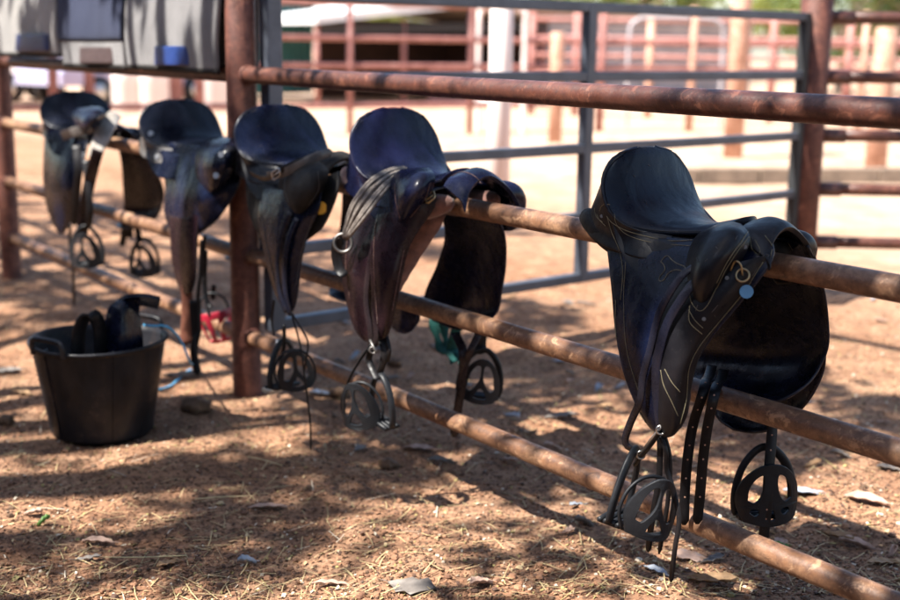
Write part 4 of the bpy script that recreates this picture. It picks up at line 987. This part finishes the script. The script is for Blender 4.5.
# timber sleeper edging
a, b_ = at(640, 12.6, .08), at(1000, 13.2, .08); mb = MB(); n = 6
for k in range(n): u0, u1 = k/n, (k+1)/n-.004; mb.bar(a.lerp(b_, u0), a.lerp(b_, u1), .14, .16)
tag(local(mb, a).build('timber_edging', M['sleeper'], None, (0, .01)), 'weathered timber sleepers edging the sand behind the right fence', 'edging'); bpy.context.scene.collection.objects['timber_edging'].location = a
M['iron'] = plain('weathered_corrugated_iron', (.34, .31, .32), .55, .2, 1.5, 0, .1)
def hoop(pa, pb, d, zt, label, bars=(.75,), mat='bgwhite'):
    A, B = at(pa, d), at(pb, d); c = (A+B)/2; e = (B-A)/2; L_ = e.length; u = e.normalized(); root = empty('loading_hoop', c, label, 'gate', 'white hooped frames')
    q = min(.3, L_*.5); mb = MB(); pts = [-e+Vector((0, 0, -.1)), -e+Vector((0, 0, zt-q)), -e+u*q*.3+Vector((0, 0, zt-q*.25)), -e+u*q+Vector((0, 0, zt)), e-u*q+Vector((0, 0, zt)), e-u*q*.3+Vector((0, 0, zt-q*.25)), e+Vector((0, 0, zt-q)), e+Vector((0, 0, -.1))]
    mb.tube(crs(pts, 50), .04, 10); mb.build('frame', M[mat], root)
    for z in bars: mb = MB(); mb.tube([-e+Vector((0, 0, z)), e+Vector((0, 0, z))], .035, 8); mb.build('bar', M['white'], root)
hoop(478, 523, 20, 1.95, 'white hooped tube gate around the pale pink post', (.9, .5))
hoop(627, 720, 22, 1.88, 'grey hooped tube gate left of the orange post', (.35,), 'iron')
# corrugated shed
def shed(pl, pr, d0, d1, zt, depth, label):
    A, B = at(pl, d0), at(pr, d1); u = (B-A).normalized(); nrm = Vector((-u.y, u.x, 0)); nrm = nrm if nrm.dot(FWD) > 0 else -nrm
    root = empty('corrugated_shed', A, label, 'shed'); Ln = (B-A).length
    mb = MB(); V = []; nz = 90
    for k in range(nz+1):
        z = zt*k/nz; of = .028*math.sin(z*2*math.pi/.152)
        V += [-nrm*of+Vector((0, 0, z)), u*Ln-nrm*of+Vector((0, 0, z))]
    mb.add(V, [(2*k, 2*k+1, 2*k+3, 2*k+2) for k in range(nz)]); mb.build('wall', M['iron'], root)
    for s, e in ((Vector((0, 0, 0)), nrm*depth), (u*Ln, u*Ln+nrm*depth)): mb = MB(); mb.bar(s+Vector((0, 0, zt/2)), e+Vector((0, 0, zt/2)), .04, zt, 0); mb.build('wall', M['iron'], root)
    mb = MB(); mb.bar(-u*.3-nrm*.35+Vector((0, 0, zt+.04))+nrm*(depth+.6)/2, u*(Ln+.3)+nrm*(-.35+(depth+.6)/2)+Vector((0, 0, zt+.04)), depth+.9, .06); mb.build('roof', M['iron'], root)
    return root
shed(528, 748, 34, 38, 2.35, 5, 'long grey corrugated iron shed behind the yard rails')
# open machinery shed with pale skillion roof
A, B = at(312, 27), at(545, 31); u = (B-A).normalized(); nr = Vector((-u.y, u.x, 0)); nr = nr if nr.dot(FWD) > 0 else -nr; Ln = (B-A).length
root = empty('open_shed', A, 'open-fronted dark shed with a pale tilted roof, left of the corrugated shed', 'shed')
mb = MB(); mb.bar(Vector((0, 0, 1.86))+nr*2.2, u*Ln*.60+Vector((0, 0, 2.33))+nr*2.2, 4.8, .16); mb.build('roof', M['white'], root)
mb = MB(); mb.bar(u*Ln*.60+Vector((0, 0, 2.30))+nr*2.2, u*Ln*1.02+Vector((0, 0, 2.05))+nr*2.2, 4.8, .14); mb.build('roof', M['sleeper'], root)
mb = MB(); mb.bar(Vector((0, 0, 1.66))+u*.2, u*Ln+Vector((0, 0, 1.86)), .10, .22); mb.build('beam', M['suede'], root)
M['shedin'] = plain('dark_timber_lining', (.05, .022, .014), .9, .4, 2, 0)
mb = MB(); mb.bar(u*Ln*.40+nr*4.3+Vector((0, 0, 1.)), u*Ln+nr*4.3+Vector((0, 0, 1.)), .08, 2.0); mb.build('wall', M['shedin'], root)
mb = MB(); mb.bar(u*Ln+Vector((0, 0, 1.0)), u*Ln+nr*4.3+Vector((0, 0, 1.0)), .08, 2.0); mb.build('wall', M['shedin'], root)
mb = MB(); mb.bar(u*Ln*.5+nr*.3+Vector((0, 0, .5)), u*Ln*.9+nr*.3+Vector((0, 0, .5)), .08, .9); mb.build('wall', M['bgred'], root)
for k in (0.02, .36, .68, .98): mb = MB(); mb.tube([u*Ln*k+Vector((0, 0, -.1)), u*Ln*k+Vector((0, 0, 1.9))], .06, 8); mb.build('post', M['bgred'], root)
# teal container
A, B = at(270, 30), at(314, 31); u = (B-A).normalized(); nr = Vector((-u.y, u.x, 0)); nr = nr if nr.dot(FWD) > 0 else -nr
root = empty('shipping_container', A, 'dark teal steel container behind the grey gate\'s near end', 'container'); M['contain'] = plain('teal_steel', (.012, .085, .085), .5, .2, 2, 0)
L_ = (B-A).length+1.2; mb = MB(); V = []; n = 60
for k in range(n+1): s = -1.2+L_*k/n; of = .03*(1 if (k//2) % 2 else -1); V += [u*s-nr*of+Vector((0, 0, .15)), u*s-nr*of+Vector((0, 0, 2.25))]
mb.add(V, [(2*k, 2*k+1, 2*k+3, 2*k+2) for k in range(n)], 0, False); mb.build('wall', M['contain'], root)
mb = MB(); mb.bar(u*(-1.2)+nr*1.3+Vector((0, 0, 1.2)), u*(L_-1.2)+nr*1.3+Vector((0, 0, 1.2)), 2.5, 2.1); mb.build('body', M['contain'], root)
mb = MB(); mb.bar(u*(-1.25)+nr*1.25+Vector((0, 0, 2.3)), u*(L_-1.15)+nr*1.25+Vector((0, 0, 2.3)), 2.7, .08); mb.build('roof', M['contain'], root)
# white float trailer and silver-blue car far left
def vehicle_wheels(root, spots, r=.33, w=.2):
    for c, ax in spots:
        mb = MB(); ax = Vector(ax).normalized(); mb.tube([Vector(c)-ax*w/2, Vector(c)-ax*w*.4, Vector(c)+ax*w*.4, Vector(c)+ax*w/2], [r*.9, r, r, r*.9], 22); wh = mb.build('wheel', M['rubber'], root)
        mb = MB(); mb.tube([Vector(c)-ax*(w/2+.01), Vector(c)-ax*(w/2-.03)], [r*.5, r*.62], 16); mb.build('rim', M['steel'], wh)
A = at(-25, 27); B = at(50, 27); u = (B-A).normalized(); nr = FWD.copy(); nr.z = 0; nr.normalize()
root = empty('horse_float', A, 'white box trailer beyond the far fence at the left edge', 'trailer'); L_ = (B-A).length
mb = MB(); mb.bar(nr+Vector((0, 0, 1.35)), u*L_+nr+Vector((0, 0, 1.35)), 1.9, 1.9); mb.build('body', M['bgwhite'], root, (0, .12))
mb = MB(); mb.bar(u*L_*.2+nr*.04+Vector((0, 0, 1.9)), u*L_*.8+nr*.04+Vector((0, 0, 1.9)), .05, .4); mb.build('window', M['black2'], root)
mb = MB(); mb.bar(u*L_+nr+Vector((0, 0, .5)), u*(L_+.9)+nr+Vector((0, 0, .5)), .1, .1); mb.build('drawbar', M['galv'], root)
vehicle_wheels(root, [(u*L_*.45+nr*.05+Vector((0, 0, .33)), nr), (u*L_*.45+nr*1.95+Vector((0, 0, .33)), -nr)])
A = at(62, 25); B = at(165, 27); u = (B-A).normalized(); nr = Vector((-u.y, u.x, 0)); nr = nr if nr.dot(FWD) > 0 else -nr; L_ = 4.3
M['carpaint'] = plain('silver_lavender_paint', (.46, .42, .56), .3, .05, 2, 0, .4); M['glass'] = plain('dark_window_glass', (.03, .03, .045), .08, .1, 2, 0)
root = empty('parked_car', A, 'silver-lavender car parked beyond the far fence right of the white trailer', 'car')
prof = [(0, .45), (.02, .75), (.35, .88), (1.0, .95), (1.45, 1.35), (2.0, 1.45), (3.1, 1.45), (3.75, 1.2), (4.2, .95), (4.3, .6), (4.25, .4)]
V = []; 
for y0, sh in ((0, .06), (.25, 0), (1.45, 0), (1.7, .06)):
    for x, z in prof: V.append(u*x+nr*y0+Vector((0, 0, z-(sh*2 if z > 1 else 0))))
n = len(prof); Fq = [(j*n+k, j*n+k+1, (j+1)*n+k+1, (j+1)*n+k) for j in range(3) for k in range(n-1)]+[tuple(range(n)), tuple(3*n+k for k in range(n-1, -1, -1))]
mb = MB(); mb.add(V, Fq, 0, False); mb.build('body', M['carpaint'], root, (0, .05))
for x0_, x1_ in ((1.35, 2.15), (2.25, 3.3)):
    mb = MB(); mb.bar(u*x0_-nr*.01+Vector((0, 0, 1.12)), u*x1_-nr*.01+Vector((0, 0, 1.12)), .04, .30); mb.build('window', M['glass'], root)
vehicle_wheels(root, [(u*.85+Vector((0, 0, .33)), nr), (u*3.4+Vector((0, 0, .33)), nr), (u*.85+nr*1.7+Vector((0, 0, .33)), -nr), (u*3.4+nr*1.7+Vector((0, 0, .33)), -nr)])
# pink drums
for k, (px, d) in enumerate(((128, 24), (141, 24.4), (154, 24), (168, 24.6), (215, 25))):
    p = at(px, d); mb = MB(); mb.tube([(0, 0, 0), (0, 0, .02), (0, 0, .28), (0, 0, .30), (0, 0, .58), (0, 0, .60), (0, 0, .87), (0, 0, .89)], [.28, .29, .29, .30, .29, .30, .29, .28], 22); o = mb.build('steel_drum', M['bgred' if k % 2 else 'bgwhite']); o.location = p
    tag(o, ['leftmost steel drum behind the far fence, beside the lavender car', 'second steel drum from the left behind the far fence', 'middle drum of five behind the far fence', 'fourth drum from the left behind the far fence', 'lone drum behind the far fence nearest the big post'][k], 'drum', 'steel drums')

# ---- trees
M['bark'] = plain('gum_bark', (.26, .19, .14), .9, .4, 5, .5, fine=30)
def leafmat(name, c):
    m, t, b = nt(name); at_ = node(t, 'ShaderNodeAttribute'); at_.attribute_name = 'tone'
    t.links.new(mix(t, at_.outputs['Fac'], tuple(x*.55 for x in c), tuple(min(1, x*1.5) for x in c)), b.inputs['Base Color']); b.inputs['Roughness'].default_value = .55
    tr = node(t, 'ShaderNodeBsdfTranslucent'); tr.inputs[0].default_value = (c[0]*1.6, c[1]*1.5, c[2], 1); ms = node(t, 'ShaderNodeMixShader'); ms.inputs[0].default_value = .35
    out = t.nodes['Material Output']; t.links.new(b.outputs[0], ms.inputs[1]); t.links.new(tr.outputs[0], ms.inputs[2]); t.links.new(ms.outputs[0], out.inputs[0]); return m
LM = [leafmat('leaf_olive', (.11, .14, .035)), leafmat('leaf_yellowgreen', (.20, .22, .05)), leafmat('leaf_dark', (.05, .085, .03)), leafmat('leaf_shade', (.055, .070, .045))]
def tree(base, h, rc, lm, label, nclump, per, lsz, cz=None, group='trees beyond the yard', flat=.7, seed=0, cr=.5, name='gum_tree', shift=(0, 0), ball=False):
    rs = random.Random(seed); nr_ = np.random.default_rng(seed); root = empty(name, (base[0], base[1], 0), label, 'tree', group); cz = cz or h*.68
    tb = MB(); tp = Vector((shift[0]*.5, shift[1]*.5, cz*.72)); r0 = h*.022+.05
    tb.tube(crs([(0, 0, -.2), (.1*rs.random(), .1*rs.random(), cz*.3), tp], 14), [r0*(1.25-.6*i/13) for i in range(14)], 12)
    cl = []
    for k in range(nclump):
        while True:
            v = Vector((rs.uniform(-1, 1), rs.uniform(-1, 1), rs.uniform(-1, 1)))
            if v.length < 1: break
        p = Vector((v.x*rc+shift[0], v.y*rc+shift[1], cz+v.z*rc*flat)); cl.append((p, rs.uniform(.6, 1.3)*cr))
    for p, r in cl[::max(1, nclump//14)]: mid = tp.lerp(p, .5)+Vector((0, 0, -.12*rc)); tb.tube(crs([tp-Vector((0, 0, .1)), mid, p], 8), [r0*.5*(1-i/9) for i in range(8)], 6)
    tb.build('trunk', M['bark'], root)
    N = nclump*per; ctr = np.repeat(np.array([tuple(p) for p, r in cl]), per, 0); rad = np.repeat(np.array([r for p, r in cl]), per)[:, None]
    off = nr_.normal(size=(N, 3))*.48*rad*np.array([1, 1, .75]); c = ctr+off
    if ball: off = nr_.normal(size=(N, 3)); off *= (nr_.uniform(0, 1, (N, 1))**.4)/np.linalg.norm(off, axis=1)[:, None]*rad*np.array([1.15, 1, .6])
    c = ctr+off
    a = nr_.normal(size=(N, 3)); a[:, 2] -= .6; a /= np.linalg.norm(a, axis=1)[:, None]; b = np.cross(a, nr_.normal(size=(N, 3))); b /= np.linalg.norm(b, axis=1)[:, None]
    s = lsz*nr_.uniform(.6, 1.3, (N, 1)); V = np.stack([c-a*s, c-b*s*.28, c+a*s, c+b*s*.28], 1).reshape(-1, 3)
    me = bpy.data.meshes.new('crown'); me.vertices.add(4*N); me.vertices.foreach_set('co', V.ravel()); me.loops.add(4*N); me.loops.foreach_set('vertex_index', np.arange(4*N)); me.polygons.add(N); me.polygons.foreach_set('loop_start', np.arange(N)*4); me.update(calc_edges=True)
    at_ = me.attributes.new('tone', 'FLOAT', 'FACE'); at_.data.foreach_set('value', nr_.uniform(0, 1, N)); me.materials.append(LM[lm])
    o = bpy.data.objects.new('crown', me); col.objects.link(o); o.parent = root
BT = [(335, 52, 6.0, 3.2, 1, 'yellow-green bushy tree behind the pale tilted roof'), (392, 58, 6.5, 3.0, 1, 'yellow-green tree showing through the open shed'), (565, 60, 7.5, 3.8, 0, 'olive tree behind the left end of the corrugated shed'),
      (625, 50, 7.0, 3.0, 0, 'olive tree above the middle of the corrugated shed'), (672, 56, 7.5, 3.4, 1, 'bright green tree above the right half of the corrugated shed'), (770, 62, 6.0, 2.2, 1, 'small pale tree against the sky left of the thick red post'),
      (838, 40, 6.0, 3.0, 0, 'olive tree just right of the thick red post'), (876, 46, 6.5, 3.2, 2, 'dark green tree behind the orange post at the right edge'), (925, 38, 6.5, 3.2, 0, 'olive tree cut by the right edge of the photo'), (20, 50, 7, 4, 2, 'dark tree behind the white trailer'), (120, 55, 7, 4, 1, 'green tree behind the lavender car'), (215, 52, 7, 4, 0, 'olive tree far behind the big red post')]
for k, (px, d, h, rc, lm, lb) in enumerate(BT): tree(at(px, d), h, rc, lm, lb, 46, 60, .20, cz=h*.55, seed=k, cr=.75, flat=.8)
# shade trees standing behind the photographer, their crowns reach over the saddle fence
SH = [((-9.5, -7.5), 0), ((-5.2, -8.2), 1), ((-.8, -7.8), 2), ((2.8, -7.2), 3)]
for (x, y), k in SH:
    tree((x, y), 9, 3.1, 3, ['shade tree off to the left behind the camera', 'shade tree behind the camera, crown over the middle of the fence', 'shade tree just behind the camera\'s right shoulder', 'shade tree far right behind the camera'][k], SHN, 115, .10, cz=5.2, group='shade trees', flat=.40, seed=50+k, cr=.31, shift=(.3, 4.7), ball=True)
tree((2.6, 1.2), 9, 3.4, 3, 'shade tree right of the photo, crown over the gate side of the fence', 52, 80, .10, cz=5.8, group='shade trees', flat=.35, seed=200, cr=.32, shift=(-5.2, .3), ball=True)
M['stable'] = plain('blue_grey_stable_wall', (.045, .060, .11), .7, .25, 1.5, .1); M['stabledark'] = plain('dark_stable_boards', (.025, .022, .03), .8, .3, 2, .1)
sb = empty('stable_block', (-8, -6.2, 0), 'long blue-grey stable block behind the camera, facing the saddle fence', 'stable')  # building added out of view, doors and windows too, for dark cool leather reflections
mb = MB(); mb.bar((-18, -.08, 1.55), (18, -.08, 1.55), .14, 3.1); mb.build('wall', M['stable'], sb)
mb = MB(); mb.bar((-18, -5.2, 1.55), (18, -5.2, 1.55), .14, 3.1); mb.build('wall', M['stable'], sb)
for x in (-18.08, 18.08): mb = MB(); mb.bar((x, -5.1, 1.55), (x, -.1, 1.55), .14, 3.1); mb.build('wall', M['stable'], sb)
mb = MB(); mb.box((0, -2.5, 3.24), (37.2, 6.6, .10)); mb.build('roof', M['stable'], sb)
for k in range(9):
    x = -16+4*k; mb = MB(); mb.box((x, .02, 1.1), (1.3, .05, 2.2)); d_ = mb.build('door', M['stabledark'], sb, (0, .01)); mb = MB(); mb.box((x+.55, .06, 1.1), (.04, .03, .16)); mb.build('handle', M['galv'], d_)
for k in range(8): x = -14+4*k; mb = MB(); mb.box((x, .02, 1.7), (1.0, .06, .7)); mb.build('window', M['glass'], sb, (0, .01))
for (x, y, cz_, sh_), k in (((-15, -11.5, 5.2, 5.5), 0), ((-20, -11, 5.2, 6), 1), ((7.5, -12, 5.2, 6), 2)):  # trees added out of view to darken the ground and what the leather reflects
    tree((x, y), 8, 3.6, 3, ['dark tree left of the fence, outside the photo, the nearer one', 'dark tree left of the fence, outside the photo, the farther one', 'dark tree right of the camera beyond the stable block'][k], 110, 80, .12, cz=cz_, group='shade trees', flat=.5, seed=120+k, cr=.5, shift=(0, sh_), ball=True)

# ================================================================== LIGHT, SKY, CAMERA
EL, AZ = R(56), math.atan2(-.20, -.98)          # AZ measured from +Y towards +X
sv = Vector((math.sin(AZ)*math.cos(EL), math.cos(AZ)*math.cos(EL), math.sin(EL)))
sl = bpy.data.lights.new('sun', 'SUN'); sl.energy = 5.0; sl.angle = R(.53); sl.color = (1, .955, .88); so = bpy.data.objects.new('sun', sl); col.objects.link(so); so.rotation_euler = sv.to_track_quat('Z', 'Y').to_euler(); so.location = (0, -6, 14)
w = bpy.data.worlds.new('World'); sc.world = w; w.use_nodes = True; t = w.node_tree; bg = t.nodes['Background']
sk = t.nodes.new('ShaderNodeTexSky'); sk.sky_type = 'NISHITA'; sk.sun_disc = False; sk.sun_elevation = EL; sk.sun_rotation = AZ; sk.air_density = 1.0; sk.dust_density = 1.0
t.links.new(sk.outputs[0], bg.inputs[0]); bg.inputs[1].default_value = .095
cam = bpy.data.cameras.new('camera'); co = bpy.data.objects.new('camera', cam); col.objects.link(co); sc.camera = co
cam.sensor_width = 36; cam.lens = F/900*36; cam.clip_end = 600; cam.clip_start = .05; co.location = CAM
def dirW(px, py): return Vector(toW(ray(px, py))).normalized()
fz = -dirW(450, 300); fx = (dirW(1450, 300)-dirW(-550, 300)); fx = (fx-fz*fx.dot(fz)).normalized(); fy = fz.cross(fx)
co.rotation_euler = Matrix((fx, fy, fz)).transposed().to_euler()
cam.dof.use_dof = True; cam.dof.focus_distance = 2.9; cam.dof.aperture_fstop = FSTOP; cam.dof.aperture_blades = 9
vs = sc.view_settings; vs.view_transform = 'Standard'; vs.look = 'None'; vs.gamma = 1; vs.use_curve_mapping = False; vs.exposure = EXPO
sc.cycles.max_bounces = 6; sc.cycles.transparent_max_bounces = 4
